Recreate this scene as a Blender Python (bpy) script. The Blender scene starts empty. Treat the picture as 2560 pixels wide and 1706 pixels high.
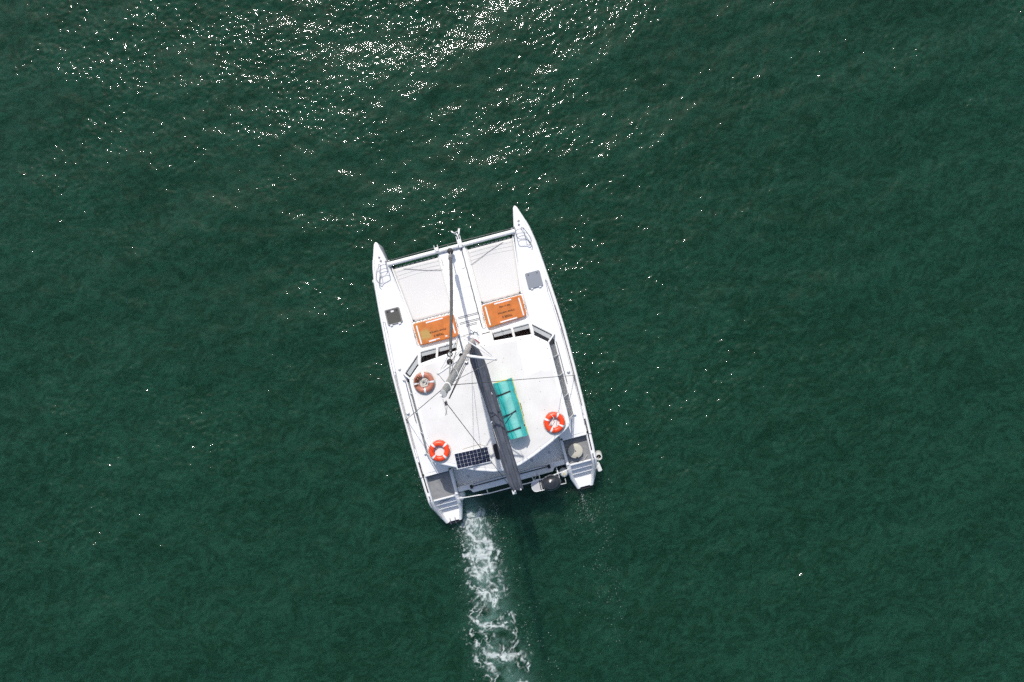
import bpy, math, random
import numpy as np
from mathutils import Vector, Matrix

random.seed(7); RNG = np.random.default_rng(11)
R = math.radians
scene = bpy.context.scene
C = scene.collection

# ------------------------------------------------------------------ camera, sky, sun, exposure
CAM_H = 29.3                       # drone height above the water, metres
FOCAL = 1850.0 / 2560.0            # focal length in picture widths
cam_data = bpy.data.cameras.new('camera'); cam_data.sensor_width = 36.0
cam_data.lens = 36.0 * FOCAL; cam_data.clip_end = 6000.0; cam_data.clip_start = 0.1
cam = bpy.data.objects.new('camera', cam_data); C.objects.link(cam)
cam.location = (0, 0, CAM_H); cam.rotation_euler = (0, 0, 0)
scene.camera = cam

SUN_ZENITH = R(41.0)
SUN_DIR = Vector((-0.236 * math.sin(SUN_ZENITH), 0.972 * math.sin(SUN_ZENITH), math.cos(SUN_ZENITH))).normalized()
world = bpy.data.worlds.new('World'); scene.world = world; world.use_nodes = True
wn = world.node_tree.nodes; wl = world.node_tree.links
sky = wn.new('ShaderNodeTexSky'); sky.sky_type = 'NISHITA'; sky.sun_disc = False
sky.sun_elevation = math.pi / 2 - SUN_ZENITH
sky.sun_rotation = math.atan2(SUN_DIR.x, SUN_DIR.y)
sky.air_density = 1.0; sky.dust_density = 2.0; sky.ozone_density = 1.0
bg = wn['Background']; bg.inputs['Strength'].default_value = 0.15
wl.new(sky.outputs[0], bg.inputs['Color'])

sun_data = bpy.data.lights.new('sun', 'SUN'); sun_data.energy = 3.7; sun_data.angle = R(0.53)
sun_data.color = (1.0, 0.955, 0.89)
sun = bpy.data.objects.new('sun', sun_data); C.objects.link(sun)
sun.rotation_euler = SUN_DIR.to_track_quat('Z', 'Y').to_euler(); sun.location = SUN_DIR * 60

vs = scene.view_settings
vs.view_transform = 'Standard'; vs.look = 'None'; vs.exposure = 0.0; vs.gamma = 1.0
vs.use_curve_mapping = False
scene.cycles.use_denoising = False      # a denoiser wipes the sun's glints off the water
scene.cycles.sample_clamp_indirect = 1.2
scene.cycles.max_bounces = 8; scene.cycles.use_light_tree = False
world.cycles.sampling_method = 'MANUAL'; world.cycles.sample_map_resolution = 256
scene.cycles.transparent_max_bounces = 12
scene.cycles.caustics_reflective = False; scene.cycles.caustics_refractive = False

# ------------------------------------------------------------------ the boat's own frame: x to starboard, y to the bow, z up from the water
BOAT_A = R(14.71)
BOAT = Matrix.Translation((-1.027, -1.314, 0)) @ Matrix.Rotation(BOAT_A, 4, 'Z')
BOAT_INV = BOAT.inverted()
def at(px, py, z):
    """a spot seen in the photograph, at a known height, in boat coordinates"""
    d = (CAM_H - z) / 1850.0
    return BOAT_INV @ Vector(((px - 1280) * d, -(py - 853) * d, z))

# ------------------------------------------------------------------ helpers
def link(o, parent=None):
    C.objects.link(o)
    if parent is not None: o.parent = parent
    return o
def tag(o, label=None, cat=None, group=None, kind=None):
    if label: o['label'] = label
    if cat: o['category'] = cat
    if group: o['group'] = group
    if kind: o['kind'] = kind
    return o
def thing(name, label, cat, loc, rz=0.0, group=None, tilt=(0, 0)):
    """an Empty at a thing's base; loc and rz in the boat's frame"""
    o = bpy.data.objects.new(name, None); o.empty_display_size = 0.2; C.objects.link(o)
    o.matrix_world = BOAT @ Matrix.Translation(loc) @ Matrix.Rotation(rz, 4, 'Z') @ Matrix.Rotation(tilt[0], 4, 'X') @ Matrix.Rotation(tilt[1], 4, 'Y')
    return tag(o, label, cat, group)

class MB:
    def __init__(s): s.v = []; s.f = []
    def add(s, vs_, fs):
        b = len(s.v); s.v += [tuple(p) for p in vs_]; s.f += [tuple(i + b for i in f) for f in fs]; return s
    def box(s, x0, x1, y0, y1, z0, z1):
        return s.add([(x0,y0,z0),(x1,y0,z0),(x1,y1,z0),(x0,y1,z0),(x0,y0,z1),(x1,y0,z1),(x1,y1,z1),(x0,y1,z1)],
                     [(3,2,1,0),(4,5,6,7),(0,1,5,4),(1,2,6,5),(2,3,7,6),(3,0,4,7)])
    def prism(s, poly, z0, z1):
        a = sum(poly[i][0]*poly[(i+1)%len(poly)][1]-poly[(i+1)%len(poly)][0]*poly[i][1] for i in range(len(poly)))
        if a < 0: poly = poly[::-1]
        n = len(poly)
        g0 = z0 if callable(z0) else (lambda x, y: z0)
        g1 = z1 if callable(z1) else (lambda x, y: z1)
        return s.add([(x,y,g0(x,y)) for x,y in poly] + [(x,y,g1(x,y)) for x,y in poly],
                     [tuple(range(n))[::-1], tuple(range(n,2*n))] + [(i,(i+1)%n,n+(i+1)%n,n+i) for i in range(n)])
    def loft(s, rings, caps=True, closed=True):
        n = len(rings[0]); vs_ = [p for r in rings for p in r]; fs = []
        for k in range(len(rings)-1):
            for i in range(n if closed else n-1):
                j = (i+1) % n
                fs.append((k*n+i, k*n+j, (k+1)*n+j, (k+1)*n+i))
        if caps and closed:
            fs.append(tuple(range(n))[::-1]); fs.append(tuple((len(rings)-1)*n+i for i in range(n)))
        return s.add(vs_, fs)
    def tube(s, pts, r, n=8, flat=1.0):
        pts = [Vector(p) for p in pts]; m = len(pts)
        rs = r if isinstance(r, (list, tuple)) else [r]*m
        rings = []; up = None
        for i, p in enumerate(pts):
            t = (pts[min(i+1,m-1)] - pts[max(i-1,0)]).normalized()
            if up is None:
                up = Vector((0,0,1)) if abs(t.z) < .9 else Vector((0,1,0))
            a = t.cross(up)
            if a.length < 1e-5: a = t.cross(Vector((1,0,0)))
            a.normalize(); b = a.cross(t).normalized(); up = b
            rings.append([p + (a*math.cos(2*math.pi*k/n) + b*math.sin(2*math.pi*k/n)*flat)*rs[i] for k in range(n)])
        return s.loft(rings)
    def lathe(s, prof, n=32, c=(0,0,0), sx=1.0, sy=1.0):
        rings = [[(c[0]+r*sx*math.cos(2*math.pi*k/n), c[1]+r*sy*math.sin(2*math.pi*k/n), c[2]+z) for k in range(n)] for r, z in prof]
        return s.loft(rings)
    def torus(s, RR, r, a0=0.0, a1=2*math.pi, n=56, m=16, c=(0,0,0), sz=1.0):
        full = abs(a1-a0-2*math.pi) < 1e-6
        k = n if full else max(3, int(n*(a1-a0)/(2*math.pi))+1)
        rings = []
        for i in range(k):
            a = a0 + (a1-a0)*i/(k if full else k-1)
            rings.append([(c[0]+(RR+r*math.cos(2*math.pi*j/m))*math.cos(a), c[1]+(RR+r*math.cos(2*math.pi*j/m))*math.sin(a), c[2]+r*sz*math.sin(2*math.pi*j/m)) for j in range(m)])
        if full: rings.append(rings[0])
        return s.loft(rings, caps=not full)
    def mesh(s, name, mat, smooth=True, angle=38):
        me = bpy.data.meshes.new(name); me.from_pydata(s.v, [], s.f); me.validate(); me.update()
        import bmesh
        bm = bmesh.new(); bm.from_mesh(me); bmesh.ops.remove_doubles(bm, verts=bm.verts, dist=1e-6)
        bmesh.ops.recalc_face_normals(bm, faces=bm.faces); bm.to_mesh(me); bm.free()
        me.materials.append(mat)
        if smooth:
            me.shade_smooth(); me.set_sharp_from_angle(angle=R(angle))
        return me
    def build(s, name, mat, parent=None, bevel=0.0, smooth=True, angle=38, seg=2):
        o = bpy.data.objects.new(name, s.mesh(name, mat, smooth, angle)); link(o, parent)
        if bevel:
            b = o.modifiers.new('bevel', 'BEVEL'); b.width = bevel; b.segments = seg; b.limit_method = 'ANGLE'; b.angle_limit = R(35)
        return o
def rrect(x0, x1, y0, y1, r, n=5):
    out = []
    for cx, cy, a in ((x1-r,y1-r,0),(x0+r,y1-r,90),(x0+r,y0+r,180),(x1-r,y0+r,270)):
        for k in range(n+1):
            t = R(a + 90*k/n); out.append((cx+r*math.cos(t), cy+r*math.sin(t)))
    return out
def inset(poly, d):
    """shrink a polygon (any winding) by d"""
    n = len(poly); a = sum(poly[i][0]*poly[(i+1)%n][1]-poly[(i+1)%n][0]*poly[i][1] for i in range(n))
    sg = 1 if a > 0 else -1; out = []
    for i in range(n):
        p0, p1, p2 = Vector(poly[i-1]), Vector(poly[i]), Vector(poly[(i+1)%n])
        e1 = (p1-p0).normalized(); e2 = (p2-p1).normalized()
        n1 = Vector((-e1.y, e1.x))*sg; n2 = Vector((-e2.y, e2.x))*sg
        b = (n1+n2); b = b/max(b.length, 1e-6); q = p1 + b*(d/max(.4, b.dot(n1)))
        out.append((q.x, q.y))
    return out
def lerp_tab(tab, y):
    ys = [t[0] for t in tab]; xs = [t[1] for t in tab]
    return float(np.interp(y, ys[::-1] if ys[0] > ys[-1] else ys, xs[::-1] if ys[0] > ys[-1] else xs))

# ------------------------------------------------------------------ materials
def mat(name, col, rough=0.5, metal=0.0, var=0.0, vscale=3.0, bump=0.0, bscale=40.0, spec=0.5, dirt=None, dirt_amt=0.0, coat=0.0):
    m = bpy.data.materials.new(name); m.use_nodes = True
    nt = m.node_tree; N = nt.nodes; Lk = nt.links; p = N['Principled BSDF']
    p.inputs['Base Color'].default_value = (*col, 1); p.inputs['Roughness'].default_value = rough
    p.inputs['Metallic'].default_value = metal; p.inputs['Specular IOR Level'].default_value = spec
    p.inputs['Coat Weight'].default_value = coat
    tc = N.new('ShaderNodeTexCoord')
    if var or dirt:
        n = N.new('ShaderNodeTexNoise'); n.inputs['Scale'].default_value = vscale; n.inputs['Detail'].default_value = 3; n.inputs['Roughness'].default_value = .55
        Lk.new(tc.outputs['Object'], n.inputs['Vector'])
        hi = tuple(min(1, c*(1+var)) for c in col); lo = tuple(c*(1-var) for c in col)
        r = N.new('ShaderNodeValToRGB'); r.color_ramp.elements[0].position = .3; r.color_ramp.elements[1].position = .7
        r.color_ramp.elements[0].color = (*lo,1); r.color_ramp.elements[1].color = (*hi,1)
        Lk.new(n.outputs['Fac'], r.inputs['Fac']); out = r.outputs['Color']
        if dirt:
            n2 = N.new('ShaderNodeTexNoise'); n2.inputs['Scale'].default_value = vscale*.6; n2.inputs['Detail'].default_value = 3.5; n2.inputs['Roughness'].default_value = .6
            mp = N.new('ShaderNodeMapping'); mp.inputs['Location'].default_value = (3.1, 7.7, 1.3); Lk.new(tc.outputs['Object'], mp.inputs['Vector']); Lk.new(mp.outputs[0], n2.inputs['Vector'])
            r2 = N.new('ShaderNodeValToRGB'); r2.color_ramp.elements[0].position = .52; r2.color_ramp.elements[1].position = .74
            r2.color_ramp.elements[0].color = (0,0,0,1); r2.color_ramp.elements[1].color = (dirt_amt,)*3 + (1,)
            Lk.new(n2.outputs['Fac'], r2.inputs['Fac'])
            mx = N.new('ShaderNodeMix'); mx.data_type = 'RGBA'; Lk.new(r2.outputs['Color'], mx.inputs[0]); Lk.new(out, mx.inputs[6]); mx.inputs[7].default_value = (*dirt,1)
            out = mx.outputs[2]
        Lk.new(out, p.inputs['Base Color'])
    if bump:
        nb = N.new('ShaderNodeTexNoise'); nb.inputs['Scale'].default_value = bscale; nb.inputs['Detail'].default_value = 4
        Lk.new(tc.outputs['Object'], nb.inputs['Vector'])
        b = N.new('ShaderNodeBump'); b.inputs['Distance'].default_value = bump; Lk.new(nb.outputs['Fac'], b.inputs['Height']); Lk.new(b.outputs['Normal'], p.inputs['Normal'])
    return m
GEL = mat('gelcoat white', (.80,.80,.80), .32, var=.02, vscale=1.3, dirt=(.60,.58,.54), dirt_amt=.35)
GELW = mat('painted white', (.80,.80,.79), .4, var=.02, vscale=2)
ROOF = mat('non-skid off white', (.705,.692,.672), .62, var=.045, vscale=1.6, dirt=(.60,.585,.56), dirt_amt=.6)
TRAMP = mat('trampoline cloth', (.675,.66,.635), .75, var=.025, vscale=1.2)
SEAM = mat('trampoline seam', (.55,.56,.57), .75)
NSKID = mat('grey non-skid', (.24,.245,.25), .7, var=.10, vscale=6, dirt=(.15,.155,.16), dirt_amt=.6, bump=.003, bscale=150)
COCK = mat('cockpit grey gelcoat', (.83,.82,.80), .55, var=.05, vscale=2.5, dirt=(.66,.64,.60), dirt_amt=.6)
ALU = mat('anodised aluminium', (.50,.50,.49), .42, metal=.55, var=.08, vscale=5)
ALUW = mat('white aluminium', (.74,.74,.73), .35, var=.03, vscale=4)
STEEL = mat('stainless steel', (.42,.42,.43), .28, metal=.9)
WIRE = mat('rigging wire', (.16,.16,.16), .45, metal=.4)
COVER = mat('grey sail cover cloth', (.080,.089,.114), .8, var=.22, vscale=3.5, bump=.01, bscale=14, dirt=(.11,.113,.125), dirt_amt=.5)
JIB = mat('furled sail sacrifice strip', (.085,.086,.09), .8, var=.2, vscale=8, bump=.02, bscale=12)
BLACK = mat('black rubber', (.012,.012,.013), .55)
DARK = mat('dark interior', (.022,.024,.03), .6, var=.3, vscale=3)
GREYIN = mat('grey upholstery', (.085,.085,.09), .7, var=.2, vscale=4)
ORANGE = mat('weathered orange float', (.52,.150,.024), .6, var=.14, vscale=5, dirt=(.36,.19,.045), dirt_amt=.8, bump=.004, bscale=30)
BUOY = mat('orange red buoy', (.80,.065,.012), .38, var=.05, vscale=6)
FADED = mat('faded salmon buoy', (.42,.155,.10), .42, var=.14, vscale=7)
TAPE = mat('reflective tape', (.74,.74,.75), .35, var=.05, vscale=12)
INK = mat('stencil ink', (.085,.035,.012), .8)
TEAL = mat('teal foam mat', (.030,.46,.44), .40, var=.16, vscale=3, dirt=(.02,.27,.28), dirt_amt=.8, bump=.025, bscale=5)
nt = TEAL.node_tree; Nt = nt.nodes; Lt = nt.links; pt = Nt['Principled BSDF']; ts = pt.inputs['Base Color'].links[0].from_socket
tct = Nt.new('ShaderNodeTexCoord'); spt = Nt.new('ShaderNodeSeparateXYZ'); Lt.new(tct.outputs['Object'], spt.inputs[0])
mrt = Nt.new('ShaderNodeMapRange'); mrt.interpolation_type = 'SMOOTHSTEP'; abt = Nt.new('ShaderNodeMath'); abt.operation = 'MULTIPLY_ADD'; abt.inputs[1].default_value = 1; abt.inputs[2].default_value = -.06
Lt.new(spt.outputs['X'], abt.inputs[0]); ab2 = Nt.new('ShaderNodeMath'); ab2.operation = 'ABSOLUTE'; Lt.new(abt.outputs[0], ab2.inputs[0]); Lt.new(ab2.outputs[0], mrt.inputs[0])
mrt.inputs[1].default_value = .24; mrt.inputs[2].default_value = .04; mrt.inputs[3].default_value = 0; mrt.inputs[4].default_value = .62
mxt = Nt.new('ShaderNodeMix'); mxt.data_type = 'RGBA'; Lt.new(mrt.outputs[0], mxt.inputs[0]); Lt.new(ts, mxt.inputs[6]); mxt.inputs[7].default_value = (.30,.62,.56,1); Lt.new(mxt.outputs[2], pt.inputs['Base Color'])   # paler strip: light on the roll's top put into the colour
TEALD = mat('teal foam crease shade', (.01,.16,.17), .6)
YELL = mat('yellow foam mat', (.72,.60,.09), .55, var=.1, vscale=6)
STRAP = mat('black strap', (.018,.02,.024), .7)
ROPE = mat('pale rope', (.62,.60,.55), .8, var=.12, vscale=20)
ROPEG = mat('grey rope', (.20,.20,.20), .8)
ROPEB = mat('blue rope', (.02,.11,.17), .8)
ROPER = mat('red rope', (.28,.05,.04), .8)
CELL = mat('solar cell', (.012,.016,.04), .22, var=.3, vscale=14, coat=.3)
CELLBACK = mat('solar back sheet', (.66,.67,.69), .4)
BBQ = mat('dark enamel lid', (.030,.033,.039), .26, var=.1, vscale=5, coat=.2)
PLAST = mat('light grey plastic', (.50,.50,.50), .45, var=.05, vscale=6)
BEIGE = mat('beige vinyl', (.50,.47,.385), .55, var=.05, vscale=4)
COWL = mat('engine cowl', (.62,.65,.63), .25, var=.1, vscale=8)
FEND = mat('fender vinyl', (.66,.66,.62), .4, var=.05, vscale=6)
BRASS = mat('yellow label', (.60,.50,.12), .5)
def glass(name, tint, alpha, rough=.03, bumpy=0.0, body=None, gloss=.35):
    m = bpy.data.materials.new(name); m.use_nodes = True; nt = m.node_tree; N = nt.nodes; Lk = nt.links
    N.remove(N['Principled BSDF']); out = N['Material Output']
    tr = N.new('ShaderNodeBsdfTransparent'); tr.inputs[0].default_value = (*tint,1)
    gl = N.new('ShaderNodeBsdfGlossy'); gl.inputs['Roughness'].default_value = rough
    lw = N.new('ShaderNodeLayerWeight'); lw.inputs[0].default_value = .5
    pw = N.new('ShaderNodeMath'); pw.operation = 'POWER'; Lk.new(lw.outputs['Facing'], pw.inputs[0]); pw.inputs[1].default_value = 4.0
    fr = N.new('ShaderNodeMath'); fr.operation = 'MULTIPLY_ADD'; Lk.new(pw.outputs[0], fr.inputs[0]); fr.inputs[1].default_value = gloss; fr.inputs[2].default_value = min(.025, gloss*.3)
    if bumpy:
        tc = N.new('ShaderNodeTexCoord'); nb = N.new('ShaderNodeTexNoise'); nb.inputs['Scale'].default_value = 5; nb.inputs['Distortion'].default_value = 1.5
        Lk.new(tc.outputs['Object'], nb.inputs['Vector']); b = N.new('ShaderNodeBump'); b.inputs['Distance'].default_value = bumpy
        Lk.new(nb.outputs['Fac'], b.inputs['Height']); Lk.new(b.outputs['Normal'], gl.inputs['Normal']); Lk.new(b.outputs['Normal'], lw.inputs['Normal'])
    base = tr.outputs[0]
    if body:
        df = N.new('ShaderNodeBsdfDiffuse'); df.inputs[0].default_value = (*body,1)
        m0 = N.new('ShaderNodeMixShader'); m0.inputs[0].default_value = alpha; Lk.new(base, m0.inputs[1]); Lk.new(df.outputs[0], m0.inputs[2]); base = m0.outputs[0]
    mx = N.new('ShaderNodeMixShader'); Lk.new(fr.outputs[0], mx.inputs[0]); Lk.new(base, mx.inputs[1]); Lk.new(gl.outputs[0], mx.inputs[2]); Lk.new(mx.outputs[0], out.inputs['Surface'])
    return m
GLASS = glass('tinted window glass', (.72,.74,.76), 0, gloss=.03)
SMOKE = glass('smoked hatch acrylic', (.55,.55,.52), .35, rough=.12, body=(.22,.22,.20))
FROST = glass('crazed hatch acrylic', (.5,.5,.5), .82, rough=.2, body=(.30,.32,.36))
VINYL = glass('clear vinyl curtain', (.85,.85,.85), .42, rough=.12, bumpy=.06, body=(.62,.62,.62))

# ------------------------------------------------------------------ water
TN, DX = 1024, .050                # a sea patch of 51 m made from a wave spectrum
def spectrum(l0, l1, rms_slope, wind, spread, seed):
    """random sea: equal slope in every octave between two wavelengths"""
    g = np.random.default_rng(seed)
    kx = np.fft.fftfreq(TN, DX)*2*math.pi; ky = kx.copy(); KX, KY = np.meshgrid(kx, ky); K = np.hypot(KX, KY); K[0,0] = 1
    w = np.exp(-((np.log(K)-math.log(2*math.pi/math.sqrt(l0*l1)))/(.5*math.log(l1/l0)))**4)
    ang = np.abs((np.arctan2(KY, KX)-wind+math.pi/2) % math.pi - math.pi/2)
    A = w*np.exp(-(ang/spread)**2)/K**2; A[0,0] = 0
    z = np.real(np.fft.ifft2(A*np.exp(2j*math.pi*g.random((TN, TN)))))
    gy_, gx_ = np.gradient(z, DX); return z*(rms_slope/math.sqrt((gx_**2+gy_**2).mean()))
def vnoise(x, y, seed):
    """smooth value noise, unit lattice"""
    def h(i, j):
        n = (i.astype(np.int64)*374761393 + j.astype(np.int64)*668265263 + seed*144665) & 0x7fffffff
        n = ((n ^ (n >> 13))*1274126177) & 0x7fffffff
        n = ((n ^ (n >> 16))*1911520717) & 0x7fffffff
        return (n & 0xffff)/65535.0
    i = np.floor(x); j = np.floor(y); u = x-i; v = y-j
    u = u*u*u*(u*(u*6-15)+10); v = v*v*v*(v*(v*6-15)+10)
    a = h(i,j); b = h(i+1,j); c = h(i,j+1); d = h(i+1,j+1)
    return a + (b-a)*u + (c-a)*v + (a-b-c+d)*u*v
def fbm(x, y, seed, o=4, g=.5):
    t = 0; a = 1; s = 0
    for k in range(o):
        ca, sa = math.cos(.6*k+.3), math.sin(.6*k+.3)
        t = t + a*vnoise((x*ca-y*sa)*2**k + 17.3*k, (x*sa+y*ca)*2**k - 9.1*k, seed+k); s += a; a *= g
    return t/s
def sstep(a, b, x):
    t = np.clip((x-a)/(b-a), 0, 1); return t*t*(3-2*t)

tx = (np.arange(TN)-TN/2)*DX; TX, TY = np.meshgrid(tx, tx)
swell = spectrum(1.6, 7.0, .042, R(-66), .8, 13)
chop = spectrum(.42, 1.7, .070, R(-80), 1.25, 14)
rip = spectrum(.115, .36, 1.0, R(-60), 1.6, 5)
rip = rip - .45*np.abs(rip) ; rip2 = spectrum(.13, .5, .55, R(35), 1.4, 6); rip = rip + rip2 - .4*np.abs(rip2)
gust = (.65+.8*sstep(.30, .70, fbm(TX*.11+40, TY*.13+40, 70, 3)))*(.50+1.15*sstep(.32, .68, fbm(TX*.55+90, TY*.8+90, 71, 3)))
rip = rip*gust; gy_, gx_ = np.gradient(rip, DX); rip *= .137/math.sqrt((gx_**2+gy_**2).mean())
SEA = swell + chop + rip
def eta(x, y):
    u = np.clip((x-tx[0])/DX, 0, TN-1.001); v = np.clip((y-tx[0])/DX, 0, TN-1.001)
    i = np.floor(u).astype(int); j = np.floor(v).astype(int); a = u-i; b = v-j
    z = (SEA[j,i]*(1-a)+SEA[j,i+1]*a)*(1-b) + (SEA[j+1,i]*(1-a)+SEA[j+1,i+1]*a)*b
    r = np.maximum(np.abs(x)/25.4, np.abs(y)/25.4); return z*np.clip((1-r)*12, 0, 1)

# the wake runs aft from the port outboard
W0 = BOAT @ Vector((-2.0, -4.72, 0)); W1v = Vector((0.235, -1.0, 0)).normalized()
def wake_coords(x, y):
    dx = x-W0.x; dy = y-W0.y
    s = dx*W1v.x + dy*W1v.y; t = dx*W1v.y*-1 + dy*W1v.x     # t grows to the picture's right
    return s, t - .10*np.sin(s*.75+.4)
def wake_aer(x, y):
    s, t = wake_coords(x, y)
    w = .46 + .075*np.clip(s, 0, 9)
    e = np.exp(-(t/w)**2*1.4) * sstep(-.9, .1, s) * np.clip(1.0-.07*s, .3, 1)
    n = fbm(x*1.9, y*1.9, 51, 4)
    return np.clip(e*sstep(.28, .64, n + .36*np.exp(-np.clip(s-.6,0,9)*.6)), 0, 1)

def sheen_and_silt(x, y):
    """ripple sheen painted into the water colour, with some streaks of silt"""
    qx = fbm(x*.9+60, y*.9+60, 25, 3)-.5; qy = fbm(x*.9+60, y*.9+60, 26, 3)-.5
    u = x*.92+y*.38 + .9*qx; v = -x*.38+y*.92 + .9*qy
    a = .45*fbm(u*2.6+80, v*4.8+80, 27, 2, .7) + .55*fbm(u*5.2+80, v*8.6+80, 37, 2, .8); b = 1-np.abs(2*fbm(u*3.4+30, v*5.6+30, 28, 3, .75)-1)
    return np.clip(.06 + .58*sstep(.36, .68, a) + .42*sstep(.74, .98, b) + .40*(fbm(x*.22+9, y*.30+9, 29, 4, .6)-.5) + .55*(fbm(u*.45+19, v*1.7+19, 39, 3, .6)-.5), 0, 1)
def axis_grid(half, step, far):
    c = np.arange(-half, half+1e-6, step); out = [half]; d = step
    while out[-1] < far: d *= 1.22; out.append(out[-1]+d)
    o = np.array(out[1:]); return np.concatenate([-o[::-1], c, o])
gx = axis_grid(22.55, DX, 3000.0); gy = axis_grid(15.4, DX, 3000.0)
XX, YY = np.meshgrid(gx, gy); nx, ny = len(gx), len(gy)
ZZ = eta(XX, YY)
vert = np.stack([XX, YY, ZZ], -1).reshape(-1, 3).astype(np.float32)
ii = np.arange(nx-1)[None, :] + np.arange(ny-1)[:, None]*nx
quad = np.stack([ii, ii+1, ii+1+nx, ii+nx], -1).reshape(-1, 4).astype(np.int32)
me = bpy.data.meshes.new('water')
me.vertices.add(len(vert)); me.vertices.foreach_set('co', vert.ravel())
me.loops.add(quad.size); me.loops.foreach_set('vertex_index', quad.ravel())
me.polygons.add(len(quad)); me.polygons.foreach_set('loop_start', np.arange(0, quad.size, 4, dtype=np.int32)); me.polygons.foreach_set('loop_total', np.full(len(quad), 4, dtype=np.int32))
me.update(); me.validate(); me.shade_smooth()
aer = np.where((np.abs(XX) < 12) & (YY < 0) & (YY > -20), wake_aer(XX, YY), 0.0)
at_ = me.attributes.new('aeration', 'FLOAT', 'POINT'); at_.data.foreach_set('value', aer.reshape(-1).astype(np.float32))
at_ = me.attributes.new('sheen_silt', 'FLOAT', 'POINT'); at_.data.foreach_set('value', sheen_and_silt(XX, YY).reshape(-1).astype(np.float32))

wm = bpy.data.materials.new('harbour water'); wm.use_nodes = True
nt = wm.node_tree; N = nt.nodes; Lk = nt.links; p = N['Principled BSDF']
tc = N.new('ShaderNodeTexCoord')
def noise(scale, detail=3, rough=.55, dist=0.0, stretch=None, rot=0.0, off=(0,0,0)):
    n = N.new('ShaderNodeTexNoise'); n.inputs['Scale'].default_value = scale; n.inputs['Detail'].default_value = detail
    n.inputs['Roughness'].default_value = rough; n.inputs['Distortion'].default_value = dist
    mp = N.new('ShaderNodeMapping'); mp.inputs['Rotation'].default_value = (0,0,rot); mp.inputs['Location'].default_value = off
    mp.inputs['Scale'].default_value = stretch or (1,1,1)
    Lk.new(tc.outputs['Object'], mp.inputs['Vector']); Lk.new(mp.outputs[0], n.inputs['Vector']); return n.outputs['Fac']
def math_(op, a, b=None, c=None):
    n = N.new('ShaderNodeMath'); n.operation = op
    for i, v in enumerate((a, b, c)):
        if v is None: continue
        if isinstance(v, (int, float)): n.inputs[i].default_value = v
        else: Lk.new(v, n.inputs[i])
    return n.outputs[0]
def remap(v, a, b, c, d):
    n = N.new('ShaderNodeMapRange'); n.interpolation_type = 'SMOOTHSTEP'
    Lk.new(v, n.inputs[0]); n.inputs[1].default_value = a; n.inputs[2].default_value = b; n.inputs[3].default_value = c; n.inputs[4].default_value = d
    return n.outputs[0]
def bump_(h):
    b = N.new('ShaderNodeBump'); b.inputs['Strength'].default_value = 1.0; b.inputs['Distance'].default_value = 1.0; Lk.new(h, b.inputs['Height']); return b.outputs['Normal']
# the mirror of the surface and the light coming back up out of the water (body) see different ripples
gl = N.new('ShaderNodeBsdfGlossy'); gl.distribution = 'BECKMANN'; gl.inputs['Roughness'].default_value = .078
frn = N.new('ShaderNodeFresnel'); frn.inputs[0].default_value = 1.333
mn = bump_(math_('MULTIPLY', noise(17, 2, .55, 0, (1.0, 1.4, 1), R(20)), .0075)); Lk.new(mn, gl.inputs['Normal']); Lk.new(mn, frn.inputs['Normal'])
ms = N.new('ShaderNodeMixShader'); Lk.new(frn.outputs[0], ms.inputs[0]); Lk.new(p.outputs[0], ms.inputs[1]); Lk.new(gl.outputs[0], ms.inputs[2]); Lk.new(ms.outputs[0], N['Material Output'].inputs['Surface'])
Lk.new(bump_(math_('MULTIPLY', noise(4.2, 4, .62, 1.4, (1.0, 1.7, 1), R(24)), .26)), p.inputs['Normal'])
cr = N.new('ShaderNodeMix'); cr.data_type = 'RGBA'; cr.inputs[6].default_value = (.0068,.0352,.0170,1); cr.inputs[7].default_value = (.0142,.0655,.0380,1)
ta = N.new('ShaderNodeAttribute'); ta.attribute_name = 'sheen_silt'; Lk.new(ta.outputs['Fac'], cr.inputs[0])  # lighter streaks stand for sky reflected by ripples, painted as base colour
aa = N.new('ShaderNodeAttribute'); aa.attribute_name = 'aeration'
mx = N.new('ShaderNodeMix'); mx.data_type = 'RGBA'; Lk.new(math_('MULTIPLY', aa.outputs['Fac'], .95), mx.inputs[0]); Lk.new(cr.outputs[2], mx.inputs[6]); mx.inputs[7].default_value = (.15,.29,.24,1)
Lk.new(mx.outputs[2], p.inputs['Base Color'])
p.inputs['Specular IOR Level'].default_value = 0.0; p.inputs['Roughness'].default_value = 1.0
p.subsurface_method = 'BURLEY'; p.inputs['Subsurface Weight'].default_value = .82; p.inputs['Subsurface Scale'].default_value = 1.5; p.inputs['Subsurface Radius'].default_value = (.6, 1.0, .9)
me.materials.append(wm)
water = bpy.data.objects.new('water', me); link(water); tag(water, kind='structure')

# ------------------------------------------------------------------ wake foam: a lace of bubbles lying on the surface
fm = bpy.data.materials.new('sea foam'); fm.use_nodes = True; nt = fm.node_tree; N2 = nt.nodes; L2 = nt.links; pf = N2['Principled BSDF']
pf.inputs['Base Color'].default_value = (.62,.68,.66,1); pf.inputs['Roughness'].default_value = .7
fa = N2.new('ShaderNodeAttribute'); fa.attribute_name = 'cover'; L2.new(fa.outputs['Fac'], pf.inputs['Alpha'])
def foam_mesh(name, xs, ys, dens, lo, hi, amax):
    """keep the cells of a grid where the foam is"""
    X, Y = np.meshgrid(xs, ys); D = dens(X, Y)
    n = len(xs); i0 = np.arange(n-1)[None, :] + np.arange(len(ys)-1)[:, None]*n
    q = np.stack([i0, i0+1, i0+1+n, i0+n], -1).reshape(-1, 4)
    d = D.reshape(-1); keep = d[q].max(1) > lo; q = q[keep]
    used = np.unique(q); remapi = np.full(X.size, -1); remapi[used] = np.arange(len(used))
    xv = X.reshape(-1)[used]; yv = Y.reshape(-1)[used]; zv = eta(xv, yv) + .018
    return np.stack([xv, yv, zv], -1), remapi[q], sstep(lo, hi, d[used])*amax
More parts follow.
